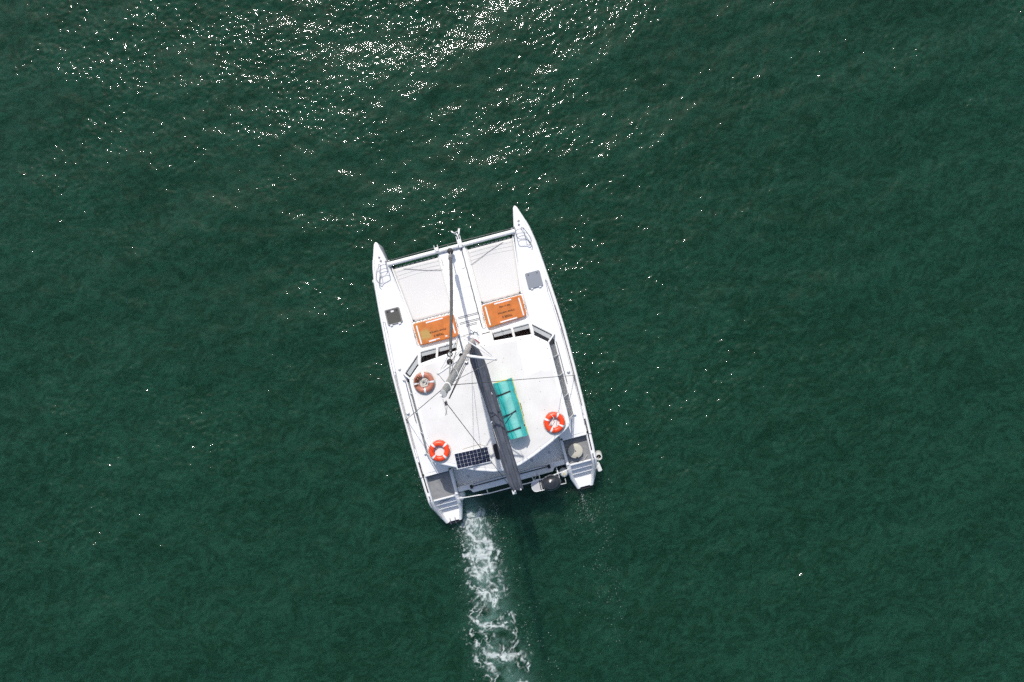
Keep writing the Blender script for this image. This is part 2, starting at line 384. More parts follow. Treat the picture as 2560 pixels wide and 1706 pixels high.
def ridge(x, y, seed, o=3): return 1 - np.abs(2*fbm(x, y, seed, o, .5) - 1)
def wake_density(x, y):
    qx = fbm(x*1.5, y*1.5, 5, 4)-.5; qy = fbm(x*1.5, y*1.5, 9, 4)-.5
    rx = fbm(x*5, y*5, 15, 3)-.5; ry = fbm(x*5, y*5, 19, 3)-.5
    wx = x + .60*qx + .16*rx; wy = y + .60*qy + .16*ry
    s, t = wake_coords(wx, wy); s0, t0 = wake_coords(x + .25*qx, y + .25*qy)
    w = .52 + .074*np.clip(s0, 0, 9)
    v = t0/w
    env = np.exp(-np.abs(v)**4*1.1) * sstep(-.05, .5, s0)
    # propeller pulses: U-shaped scallops, open towards the boat, one every 1.15 m
    u = s + .60*v*v - .12*v
    ph = (u/1.15 + .12) % 1.0
    line = np.exp(-((ph-.5)/.085)**2)                           # thin bright rim of each scallop
    glow = np.exp(-((ph-.36)/.26)**2)                           # bubbles trailing inside it
    brk = sstep(.30, .60, fbm(x*1.6, y*1.6, 88, 3))             # broken up
    l1 = sstep(.84, .99, ridge(wx*1.05, wy*1.05, 21, 3)); l2 = sstep(.82, .99, ridge(wx*2.6, wy*2.6, 41, 3)); l3 = sstep(.72, .99, ridge(wx*6.0, wy*6.0, 61, 2))
    grain = sstep(.20, .85, fbm(x*13, y*13, 77, 2)); spots = sstep(.64, .82, fbm(x*11, y*11, 78, 2))
    streak = sstep(.35, .75, fbm(t*5.0+30, s*1.3+30, 36, 4, .6))
    core = np.exp(-((s-.90)/.50)**2 - (t/.38)**2)*1.2 + np.exp(-((s-2.35)/.75)**2 - ((t-.10)/.34)**2)*.85 + np.exp(-((s-3.9)/.6)**2 - ((t-.15)/.32)**2)*.5
    edge = np.exp(-((np.abs(v)-.95)/.22)**2)*sstep(.1, .8, s0)*sstep(.38, .62, fbm(x*2.3, y*2.3, 93, 2))
    soft = np.exp(-(v/.72)**2)*sstep(.1, .9, s0)*(.16+.62*streak*(.35+.65*brk))*np.clip(1.1-.05*s0, .55, 1)
    d = env*(line*brk*(.18+.75*l3+.5*l2) + l1*.70*brk + l2*(.38+.40*glow)*(.25+.75*brk) + glow*brk*.20*streak + spots*.35*brk)
    d = d + core*(.26+.55*l3+.45*l2+.20*streak) + edge*(l2*.50+spots*.55) + soft*.62
    d = d + spots*.5*np.exp(-((np.abs(v)-1.25)/.45)**2)*sstep(0, 1.2, s0)*sstep(.50,.64,fbm(x*1.2, y*1.2, 97, 2))
    return d*np.clip(1.1-.05*s0, .55, 1)*(.62+.50*grain)
wc = W0 + W1v*4.2
fv, fq, fal = foam_mesh('wake', np.arange(wc.x-2.9, wc.x+3.2, .019), np.arange(-15.2, W0.y+.8, .019), wake_density, .10, 1.0, .80)
V_ = [fv]; Q_ = [fq]; A_ = [fal]; base = len(fv)
def fleck(x, y, r, a):
    global base
    n = 6; an = random.random()*6; e = random.uniform(.4, 1.0); rr = [r*random.uniform(.6, 1.2) for _ in range(n)]
    px_ = np.array([x] + [x + rr[i]*math.cos(an)*math.cos(i*6.283/n) - rr[i]*e*math.sin(an)*math.sin(i*6.283/n) for i in range(n)])
    py_ = np.array([y] + [y + rr[i]*math.sin(an)*math.cos(i*6.283/n) + rr[i]*e*math.cos(an)*math.sin(i*6.283/n) for i in range(n)])
    V_.append(np.stack([px_, py_, eta(px_, py_)+.02], -1))
    Q_.append(np.array([[base, base+1+i, base+1+(i+1) % n, base+1+(i+1) % n] for i in range(n)])); A_.append(np.array([a]+[a*.25]*n)); base += n+1
def scatter(pts_w, n, spread, r0, r1, a0, a1):
    for _ in range(n):
        k = random.random()*(len(pts_w)-1); i = int(k); f = k-i
        q = pts_w[i].lerp(pts_w[min(i+1, len(pts_w)-1)], f)
        q = Vector((q.x+random.gauss(0, spread), q.y+random.gauss(0, spread), 0))
        if spread > .2 and float(fbm(np.array(q.x*2.0), np.array(q.y*2.0), 99, 2)) < .50+random.uniform(-.05,.05): continue
        fleck(q.x, q.y, random.uniform(r0, r1), random.uniform(a0, a1))
wpt = lambda x, y: BOAT @ Vector((x, y, 0))
scatter([W0+W1v*.2+Vector((-.5,0,0)), W0+W1v*3+Vector((-.75,0,0)), W0+W1v*8+Vector((-1.1,0,0))], 420, .22, .007, .024, .2, .6)
scatter([W0+W1v*.2+Vector((.65,0,0)), W0+W1v*3+Vector((1.0,0,0)), W0+W1v*8+Vector((1.7,0,0))], 700, .32, .007, .026, .2, .6)
scatter([wpt(2.62,-5.1), wpt(2.5,-6.2), wpt(2.55,-8.0), wpt(2.3,-11.5)], 750, .50, .006, .026, .12, .45)
scatter([wpt(2.42,-5.1), wpt(2.40,-5.35), wpt(2.47,-5.6), wpt(2.45,-5.85)], 90, .028, .007, .020, .35, .8)
scatter([wpt(2.46,-5.9), wpt(2.58,-6.3), wpt(2.55,-6.7), wpt(2.70,-7.4)], 70, .06, .007, .018, .3, .7)
scatter([wpt(2.5,-5.1), wpt(2.95,-5.15)], 130, .08, .008, .026, .4, .9)
scatter([wpt(-2.95,-5.1), wpt(-2.3,-5.15)], 130, .09, .008, .026, .4, .9)
scatter([wpt(-2.5,-5.2), wpt(-2.55,-6.5)], 120, .16, .008, .026, .3, .8)
scatter([wpt(-1.1,-5.0), wpt(-1.0,-5.6)], 60, .12, .008, .024, .3, .7)
scatter([wpt(-3.5,2.5), wpt(-3.6,0), wpt(-3.65,-4.5)], 260, .10, .007, .020, .25, .7)
scatter([wpt(3.35,4.2), wpt(3.6,1.5), wpt(3.65,-3)], 300, .12, .007, .022, .25, .7)
for bx in (-2.78, 2.78): scatter([wpt(bx,5.7), wpt(bx+.25*(1 if bx>0 else -1),5.0)], 40, .12, .007, .02, .3, .7)
fv = np.concatenate(V_); fq = np.concatenate(Q_); fal = np.concatenate(A_)
me = bpy.data.meshes.new('wake_foam'); me.from_pydata(fv.tolist(), [], [tuple(dict.fromkeys(q)) for q in fq.tolist()]); me.update()
a_ = me.attributes.new('cover', 'FLOAT', 'POINT'); a_.data.foreach_set('value', fal.astype(np.float32)); me.materials.append(fm)
foam = link(bpy.data.objects.new('wake_foam', me)); tag(foam, 'lacy white propeller wake and bubbles trailing behind the port stern', 'foam', kind='stuff')

# ------------------------------------------------------------------ the catamaran
boat = bpy.data.objects.new('catamaran', None); C.objects.link(boat); boat.matrix_world = BOAT
tag(boat, 'white sailing catamaran with two hulls, furled sails and hard top roof', 'catamaran')
def P(name, mb, m, parent=None, bevel=0.0, **k): return mb.build(name, m, parent or boat, bevel, **k)

XO = [(5.93,2.74),(5.85,2.79),(5.7,2.84),(5.4,2.945),(5.0,3.055),(4.4,3.155),(3.2,3.255),(2.0,3.335),(1.0,3.38),(-.5,3.385),(-2.0,3.365),(-3.7,3.31),(-4.3,3.28),(-4.75,3.17),(-5.22,2.97)]
XI = [(5.93,2.69),(5.85,2.635),(5.7,2.60),(5.4,2.53),(5.0,2.45),(4.4,2.36),(3.2,2.205),(2.7,2.15),(-4.35,2.125),(-4.75,2.17),(-5.22,2.33)]
def zdeck(y):
    if y > -3.12: return 1.36 + .012*max(0, y)
    if y > -4.10: return .92
    return .22
def hull_ring(y, sgn, zd):
    xo = lerp_tab(XO, y); xi = lerp_tab(XI, y); w = xo-xi; cx = (xo+xi)/2
    bow = max(0, min(1, (5.95-y)/3.0)); fl = bow**.8
    hw = min(.50*fl + .02, w/2*.92)
    kz = -.45*min(1, bow*2.2)-.02
    e = min(.05, w*.12)
    ring = [(xi+e, zd), (xi+.28*w, zd+.022), (cx, zd+.03), (xo-.28*w, zd+.022), (xo-e, zd), (xo, zd-e), (xo-.02*fl, zd*.62), (cx+hw, .12*min(1,bow*3)+.02), (cx+hw*.6, kz*.6), (cx, kz), (cx-hw*.6, kz*.6), (cx-hw, .12*min(1,bow*3)+.02), (xi+.02*fl, zd*.62), (xi, zd-e)]
    return [(sgn*x, y, z) for x, z in ring]
HY = [5.93,5.90,5.85,5.78,5.7,5.55,5.4,5.2,5.0,4.7,4.4,3.8,3.2,2.6,2.0,1.0,0,-1,-2,-3.0,-3.12,-3.121,-3.6,-4.10,-4.101,-4.35,-4.7,-5.0,-5.22]
hulls = {}
for sgn in (-1, 1):
    rings = []
    for y in HY:
        zd = zdeck(y)
        if y > 5.75: zd -= .10*((y-5.75)/.18)**2
        rings.append(hull_ring(y, sgn, zd))
    h = P('hull', MB().loft(rings), GEL, angle=34); hulls[sgn] = h
    # moulded toe rail along the sheer
    ys = np.linspace(5.3, -3.1, 30)
    r = []
    for y in ys:
        xo = lerp_tab(XO, y); z = zdeck(y)
        r.append([(sgn*(xo-.015), y, z-.07), (sgn*(xo+.015), y, z-.02), (sgn*(xo-.02), y, z+.035), (sgn*(xo-.07), y, z+.035), (sgn*(xo-.09), y, z-.01)])
    P('toe_rail', MB().loft(r), GELW, h)
    # dark strips set along the gunwale
    def strip(y0, y1, x_in, wdt, name, m, z=.04, hgt=.02):
        rr = []
        for y in np.linspace(y0, y1, 14):
            x = lerp_tab(XO, y) - x_in; zz = zdeck(min(y, 5)) if y > -3.1 else 1.33
            rr.append([(sgn*(x-wdt/2), y, zz+z), (sgn*(x+wdt/2), y, zz+z), (sgn*(x+wdt/2), y, zz+z+hgt), (sgn*(x-wdt/2), y, zz+z+hgt)])
        return P(name, MB().loft(rr), m, h)
    strip(1.9 if sgn > 0 else .9, -2.0, .115, .030 if sgn > 0 else .016, 'track_and_rail_shade', BLACK, z=.004)  # the starboard strip is rub rail shading drawn in black
    if sgn > 0: strip(2.9, 1.9, .115, .012, 'track_and_rail_shade', ROPEG, z=.004)
    # bulwark round the after deck, falling to the transom
    rr = []
    for y, iw, zt in ((-3.10,.19,1.345),(-3.6,.19,1.335),(-4.1,.18,1.31),(-4.32,.17,1.16),(-4.55,.15,.93),(-4.86,.12,.66),(-5.10,.11,.50),(-5.22,.12,.45)):
        xo = lerp_tab(XO, y)
        rr.append([(sgn*(xo-.01), y, .12), (sgn*(xo+.004), y, zt-.04), (sgn*(xo-.035), y, zt), (sgn*(xo-iw+.03), y, zt), (sgn*(xo-iw), y, zt-.03), (sgn*(xo-iw-.06), y, .12)])
    P('bulwark', MB().loft(rr), GEL, h, angle=30)
    rr = []
    for y, iw, zt in ((-4.06,.16,1.16),(-4.2,.16,1.12),(-4.45,.14,.95),(-4.75,.12,.72),(-5.05,.12,.5),(-5.22,.12,.45)):
        xi = lerp_tab(XI, y)
        rr.append([(sgn*(xi+.01), y, .12), (sgn*(xi-.004), y, zt-.04), (sgn*(xi+.03), y, zt), (sgn*(xi+iw-.03), y, zt), (sgn*(xi+iw), y, zt-.03), (sgn*(xi+iw+.05), y, .12)])
    P('bulwark', MB().loft(rr), GEL, h, angle=30)
    strip(-2.52, -3.72, .115, .045, 'rubber_and_shade_strip', BLACK, z=.012)
    # after deck: grey footwell floor and the steps down to the water
    f = MB().prism([(sgn*2.24,-3.125),(sgn*3.17,-3.125),(sgn*3.13,-4.10),(sgn*2.24,-4.10)], .915, 1.06); P('footwell_floor', f, NSKID, h)
    P('step', MB().box(min(sgn*2.23,sgn*3.14), max(sgn*2.23,sgn*3.14), -4.165, -4.10, .2, 1.075), GELW, h, .012)
    P('step', MB().box(min(sgn*2.25,sgn*3.15), max(sgn*2.25,sgn*3.15), -4.395, -4.166, .2, .835), GELW, h, .012)
    P('step', MB().box(min(sgn*2.25,sgn*3.12), max(sgn*2.25,sgn*3.12), -4.615, -4.396, .2, .61), GELW, h, .012)
    pl = MB().prism([(sgn*2.28,-4.616),(sgn*3.07,-4.616),(sgn*3.04,-4.84),(sgn*2.92,-5.20),(sgn*2.41,-5.20),(sgn*2.31,-4.84)], .2, .395); P('swim_platform', pl, GELW, h, .012)
    P('transom_skirt', MB().prism([(sgn*2.36,-5.222),(sgn*2.95,-5.222),(sgn*2.93,-5.33),(sgn*2.40,-5.33)], -.05, .30), BLACK, h, .02)
    # black strip stands in for the shadow where the side deck drops
    P('rubber_and_shade_strip', MB().box(min(sgn*2.24,sgn*3.14), max(sgn*2.24,sgn*3.14), -3.185, -3.127, 1.06, 1.085), BLACK, h)
    # side deck between cabin coaming and footwell, and the inner wall
    P('side_deck', MB().prism([(sgn*2.13,-2.3),(sgn*3.2,-2.3),(sgn*3.17,-3.124),(sgn*2.24,-3.124)], 1.2, 1.372), GELW, h, .015)
    P('cockpit_coaming', MB().box(min(sgn*2.125,sgn*2.236), max(sgn*2.125,sgn*2.236), -4.10, -3.12, .9, 1.20), GELW, h, .02)
    # stern grab rail along the outer bulwark
    P('grab_rail', MB().tube([(sgn*3.21,-4.02,1.33),(sgn*3.20,-4.08,1.42),(sgn*3.17,-4.45,1.20),(sgn*3.05,-4.86,.80),(sgn*3.05,-4.90,.60)], .015, 7), STEEL, h)
    if sgn < 0:
        for x in (-2.78,-2.58): P('ladder_rail', MB().tube([(x,-5.08,.40),(x,-5.16,.47),(x,-5.29,.44),(x,-5.38,.20),(x,-5.41,-.2)], .016, 7), STEEL, h)
        P('mooring_line', MB().tube([(-3.02,-4.33,.845),(-2.85,-4.24,.845),(-2.66,-4.30,.85),(-2.45,-4.20,.845)], .009, 5), ROPEG, h)
        P('mooring_line', MB().tube([(-2.95,-4.36,.845),(-2.80,-4.30,.85),(-2.62,-4.22,.845)], .009, 5), ROPEG, h)
    # cleats on the foredeck
    for cy in (5.32, 5.18):
        x0 = lerp_tab(XI, cy)+.20
        c_ = MB(); c_.box(sgn*x0-.012, sgn*x0+.012, cy-.045, cy+.045, 1.44, 1.475); c_.box(sgn*x0-.045, sgn*x0+.045, cy-.012, cy+.012, 1.446, 1.468)
        P('cleat', c_, STEEL, h)
    c_ = MB(); c_.tube([(sgn*3.2,-3.86,1.36),(sgn*3.18,-4.02,1.36)], .018, 6); c_.box(sgn*3.19-.02, sgn*3.19+.02, -3.97, -3.91, 1.31, 1.36); P('cleat', c_, STEEL, h)
    # deck hatch: frame, acrylic pane, hinges
    hp = boat
    fr = MB(); o_ = rrect(-.285,.285,-.30,.30,.06); i_ = rrect(-.245,.245,-.26,.26,.05)
    n = len(o_)
    fr.add([(x,y,0) for x,y in o_]+[(x,y,.035) for x,y in o_]+[(x,y,.035) for x,y in i_]+[(x,y,0) for x,y in i_],
           [(i,(i+1)%n,n+(i+1)%n,n+i) for i in range(n)]+[(n+i,n+(i+1)%n,2*n+(i+1)%n,2*n+i) for i in range(n)]+[(2*n+i,2*n+(i+1)%n,3*n+(i+1)%n,3*n+i) for i in range(n)])
    hy = 3.04 if sgn > 0 else 3.045
    ho = P('deck_hatch', fr, ALU if sgn > 0 else ROPEG); ho.location = (sgn*(2.715 if sgn>0 else 2.75), hy, 1.425); 
    P('well', MB().prism(i_, -.0, .012), COCK if sgn < 0 else COCK, ho)
    P('pane', MB().prism(inset(i_, .002) if sgn < 0 else o_, .036 if sgn > 0 else .022, .046 if sgn > 0 else .030), FROST if sgn > 0 else SMOKE, ho)
    for x in (-.16, .16): P('hinge', MB().box(x-.045, x+.045, -.345, -.285, .005, .045), ALUW, ho, .008)
    for x in (-.17, .17): P('catch', MB().lathe([(.022,.046),(.022,.054),(.0,.056)], 10, (x, .215, 0)), BLACK, ho)
    if sgn < 0: P('label_plate', MB().box(-.055,.055,.16,.225,.031,.036), TAPE, ho)

    # pulpit seat of bent tube on the bow
    def q(x, y, z): return (sgn*x, y, z)
    pr = MB()
    def curve(pts, k=6):
        pts = [Vector(p_) for p_ in pts]; out = []
        for i in range(len(pts)-1):
            p0 = pts[max(i-1,0)]; p1 = pts[i]; p2 = pts[i+1]; p3 = pts[min(i+2,len(pts)-1)]
            for t in np.linspace(0, 1, k, endpoint=False):
                out.append(.5*((2*p1)+(-p0+p2)*t+(2*p0-5*p1+4*p2-p3)*t*t+(-p0+3*p1-3*p2+p3)*t**3))
        out.append(pts[-1]); return out
    pr.tube(curve([q(2.50,5.10,1.42), q(2.50,5.08,1.68), q(2.50,4.72,1.72), q(2.56,4.62,1.72), q(2.78,4.56,1.72), q(2.88,4.45,1.68), q(2.96,4.30,1.43)]), .014, 7)
    pr.tube(curve([q(2.72,5.02,1.43), q(2.80,5.0,1.68), q(2.97,4.55,1.71), q(2.93,4.36,1.68)]), .014, 7)
    pr.tube(curve([q(2.50,4.95,1.70), q(2.62,4.98,1.71), q(2.80,4.95,1.70)]), .010, 6)
    pr.tube(curve([q(2.50,4.80,1.71), q(2.62,4.83,1.71), q(2.88,4.77,1.71)]), .010, 6)
    pr.tube([q(2.80,4.98,1.68), q(2.80,4.60,1.71), q(2.88,4.44,1.55), q(2.93,4.34,1.43)], .010, 6)
    P('pulpit', pr, STEEL)
    # lifeline and stanchions
    lf = MB(); lp = [q(2.96,4.32,1.9)] + [q(lerp_tab(XO, y)-.16, y, 1.88) for y in np.linspace(2.9, -2.3, 9)]
    lf.tube(lp[1:], .007, 5)
    P('lifeline', lf, WIRE)
    for y in (2.9, 1.0, -.9, -2.3):
        P('stanchion', MB().tube([q(lerp_tab(XO, y)-.15, y, 1.36), q(lerp_tab(XO, y)-.16, y, 1.90)], .012, 7), STEEL)
    for vx, vy in (((3.04,1.08),(2.98,.64),(3.16,-.62)) if sgn < 0 else ((3.09,-.63),)):
        P('vent_cowl', MB().lathe([(.062,0),(.060,.05),(.045,.085),(.02,.10),(0,.102)], 16, (sgn*vx, vy, 1.385)), GELW)

# forward crossbeam with its end clamps and the bridle wire
cb = P('crossbeam', MB().tube([(-2.47,4.99,1.40),(2.47,4.99,1.40)], .082, 18, .9), ALUW)
P('bridle_wire', MB().tube([(-2.5,5.12,1.40),(0,5.14,1.48),(2.5,5.12,1.40)], .012, 6), WIRE, cb)
for s in (-1, 1):
    P('end_clamp', MB().box(s*2.40-.05, s*2.40+.05, 4.86, 5.14, 1.30, 1.42), STEEL, cb, .015)
    P('lacing_corner', MB().box(s*2.32-.06, s*2.32+.06, 4.80, 4.90, 1.22, 1.26), BLACK, cb)
# trampolines
for s in (-1, 1):
    nxg, nyg = 18, 20; g = []
    for j in range(nyg+1):
        y = 4.80 - (4.80-2.66)*j/nyg
        x1 = 2.335 - (2.335-2.105)*j/nyg; x0 = .565
        for i in range(nxg+1):
            u = i/nxg; x = x0+(x1-x0)*u
            sag = .05*math.sin(math.pi*u)*math.sin(math.pi*j/nyg)
            g.append((s*x, y - (.018*abs(math.sin(u*math.pi*9)) if j == 0 else 0), 1.27-sag))
    fs = [(j*(nxg+1)+i, j*(nxg+1)+i+1, (j+1)*(nxg+1)+i+1, (j+1)*(nxg+1)+i) for j in range(nyg) for i in range(nxg)]
    t = P('trampoline', MB().add(g, fs), TRAMP); so = t.modifiers.new('thick', 'SOLIDIFY'); so.thickness = .012
    for k, (dy, sl) in enumerate(((.16,-.02),(.31,-.03),(.45,-.04))):
        def zt(x, y): 
            u = (abs(x)-.565)/(2.335-.565-.23*(4.8-y)/2.14); v = (4.80-y)/2.14
            return 1.27-.05*math.sin(math.pi*min(1,max(0,u)))*math.sin(math.pi*v)+.006
        pts = [(s*x, 4.80-dy-sl*math.sin((x-.6)*1.9)*1.2, zt(x, 4.80-dy)) for x in np.linspace(.60, 2.25, 12)]
        P('seam', MB().tube(pts, .006, 5, .5), SEAM, t)
    lc = MB()
    for k in range(11):
        x = .68 + k*.158; lc.tube([(s*x, 4.79, 1.275), (s*(x+.02), 4.835, 1.30)], .013, 5)
    P('lacing', lc, BLACK, t)['kind'] = 'stuff'
    lc = MB()
    for k in range(10):
        x = .76 + k*.158; lc.tube([(s*(x-.06), 4.82, 1.285), (s*(x+.06), 4.82, 1.285)], .011, 5)
    P('lacing', lc, ROPE, t)['kind'] = 'stuff'
    # bolt ropes along the sides
    P('bolt_rope', MB().tube([(s*2.365,4.84,1.31),(s*2.13,2.66,1.31)], .030, 8), GELW, t)
    P('bolt_rope', MB().tube([(s*.55,4.86,1.29),(s*.55,2.64,1.29)], .024, 8), GELW, t)
    for cx, cy in ((2.09,2.68),(.60,2.68)):
        P('corner_patch', MB().prism([(s*(cx-.07), cy), (s*(cx+.07), cy), (s*(cx+(.06 if cx>1 else -.06)), cy+.12)], 1.29, 1.305), BLACK, t)
    # thin grey line across the net
    pp = [(s*1.95,4.72,1.285),(s*1.3,4.50,1.262),(s*.62,4.22,1.30),(s*.2,4.12,1.365)] if s > 0 else [(s*1.95,4.70,1.285),(s*1.2,4.45,1.262),(s*.62,4.30,1.30),(s*.2,4.20,1.365)]
    P('grey_line', MB().tube(pp, .0075, 5), ROPEG, t)
# centre walkway from the crossbeam to the cabin
wk = P('walkway', MB().prism([(-.525,4.93),(.525,4.93),(.525,2.62),(.60,2.62),(.60,1.5),(-.60,1.5),(-.60,2.62),(-.525,2.62)], 1.05, 1.352), GELW, bevel=.02)
P('chain_gutter', MB().prism([(.385,4.95),(.505,4.95),(.505,1.75),(.385,1.75)], 1.353, 1.39), GELW, wk, .012)
P('anchor_chain', MB().tube([(.37,4.98,1.44)]+[(.365+.008*math.sin(k*2.3), 4.98-k*.16, 1.375) for k in range(1,21)], .017, 6), WIRE, wk)
for i, (x0, x1, y) in enumerate(((-.42,.42,2.33),(-.42,.33,2.11),(-.22,.22,1.98),(-.42,.2,1.62))):
    for dy in (0, .055):
        P('tread_strip', MB().box(x0, x1, y+dy-.012, y+dy+.012, 1.353, 1.36), ROPEG, wk)
for y in (3.42, 3.05): P('panel_joint', MB().box(-.5, .38, y-.006, y+.006, 1.3525, 1.355), SEAM, wk)
P('hinge_bar', MB().box(-.47,-.455,4.42,4.66,1.353,1.37), WIRE, wk)
P('hinge_bar', MB().box(.455,.475,1.95,2.15,1.39,1.41), BEIGE, wk)
P('bow_roller', MB().box(.30,.42,4.90,5.22,1.40,1.50), ALUW, wk, .015)
for x in (.29,.43): P('roller_cheek', MB().prism([(x-.012,5.0),(x+.012,5.0),(x+.012,5.34),(x-.012,5.34)], 1.40, 1.54), ALUW, wk)
P('bow_roller', MB().box(-.60,-.48,4.98,5.14,1.42,1.50), ALUW, wk, .012)
for x in (-.605,-.475): P('roller_cheek', MB().box(x-.012,x+.012,5.05,5.22,1.42,1.52), ALUW, wk)
# foredeck of the bridge deck (under the orange floats)
fd = P('foredeck', MB().prism([(-2.2,2.64),(-.605,2.64),(-.605,1.47),(-2.2,1.47)], 1.0, 1.345), GELW, bevel=.02)
fd = P('foredeck', MB().prism([(.605,2.64),(2.2,2.64),(2.2,1.47),(.605,1.47)], 1.0, 1.345), GELW, bevel=.02)

# ------------------------------------------------------------------ cabin and hard top
half = [(0,1.20),(.69,1.19),(1.4,1.13),(2.06,1.07),(2.14,1.02),(2.54,.68),(2.60,.58),(2.61,.4),(2.61,-1.9),(2.60,-2.36),(2.55,-2.46),(2.35,-2.60),(1.74,-2.90),(1.06,-3.19),(.5,-3.38),(0,-3.45)]
outline = half + [(-x, y) for x, y in half[::-1][1:-1]]
roof = P('cabin_roof', MB().prism(outline, 2.60, 2.735), GELW, bevel=.045, seg=3)
def roof_poly(i): return inset(outline, i)
RM = ROOF.copy(); RM.name = 'non-skid roof with fresh paint'
nt = RM.node_tree; N3 = nt.nodes; L3 = nt.links; pr_ = N3['Principled BSDF']
src = pr_.inputs['Base Color'].links[0].from_socket
tc3 = N3.new('ShaderNodeTexCoord'); sp = N3.new('ShaderNodeSeparateXYZ'); L3.new(tc3.outputs['Object'], sp.inputs[0])
nz = N3.new('ShaderNodeTexNoise'); nz.inputs['Scale'].default_value = 2.5; L3.new(tc3.outputs['Object'], nz.inputs['Vector'])
def m3(op, a, b):
    n = N3.new('ShaderNodeMath'); n.operation = op
    for i, v in enumerate((a, b)):
        if isinstance(v, (int, float)): n.inputs[i].default_value = v
        else: L3.new(v, n.inputs[i])
    return n.outputs[0]
wob = m3('MULTIPLY', m3('SUBTRACT', nz.outputs['Fac'], .5), .30)
ex = m3('SUBTRACT', 1.0, m3('MULTIPLY', m3('ABSOLUTE', m3('SUBTRACT', m3('ADD', sp.outputs['X'], wob), 2.12), 0), 1/.66))
ey = m3('SUBTRACT', 1.0, m3('MULTIPLY', m3('ABSOLUTE', m3('SUBTRACT', m3('ADD', sp.outputs['Y'], wob), .45), 0), 1/.80))
msk = N3.new('ShaderNodeMapRange'); msk.interpolation_type = 'SMOOTHSTEP'; L3.new(m3('MINIMUM', ex, ey), msk.inputs[0]); msk.inputs[1].default_value = 0; msk.inputs[2].default_value = .08
mx3 = N3.new('ShaderNodeMix'); mx3.data_type = 'RGBA'; L3.new(msk.outputs[0], mx3.inputs[0]); L3.new(src, mx3.inputs[6]); mx3.inputs[7].default_value = (.80,.80,.80,1); L3.new(mx3.outputs[2], pr_.inputs['Base Color'])
P('roof_panel', MB().prism(roof_poly(.135), 2.7355, 2.743), RM, roof)
sc = MB()
for i in range(len(outline)):
    a = Vector(outline[i]); b = Vector(outline[(i+1) % len(outline)])
    k = max(1, int((b-a).length/.5))
    for j in range(k):
        p_ = a.lerp(b, (j+.5)/k); c_ = Vector((0,-1)); d_ = (c_-p_).normalized(); p_ = p_ + d_*.10
        if random.random() < .75: sc.lathe([(.014,2.738),(.012,2.747),(0,2.749)], 7, (p_.x+random.uniform(-.03,.03), p_.y+random.uniform(-.03,.03), 0))
for _ in range(26): sc.lathe([(.012,2.743),(.010,2.749),(0,2.750)], 7, (random.uniform(-2.2,2.2), random.uniform(-2.4,.8), 0))
P('screw', sc, ROPEG, roof)['kind'] = 'stuff'
# black hatch beside the boom and a raised rib under it
rh = P('roof_hatch', MB().prism(rrect(-.30,.22,-2.98,-2.40,.10), 2.744, 2.775), BLACK, roof, .01)
P('roof_rib', MB().box(-.02,.10,-3.40,-2.99,2.744,2.775), GELW, roof, .01)

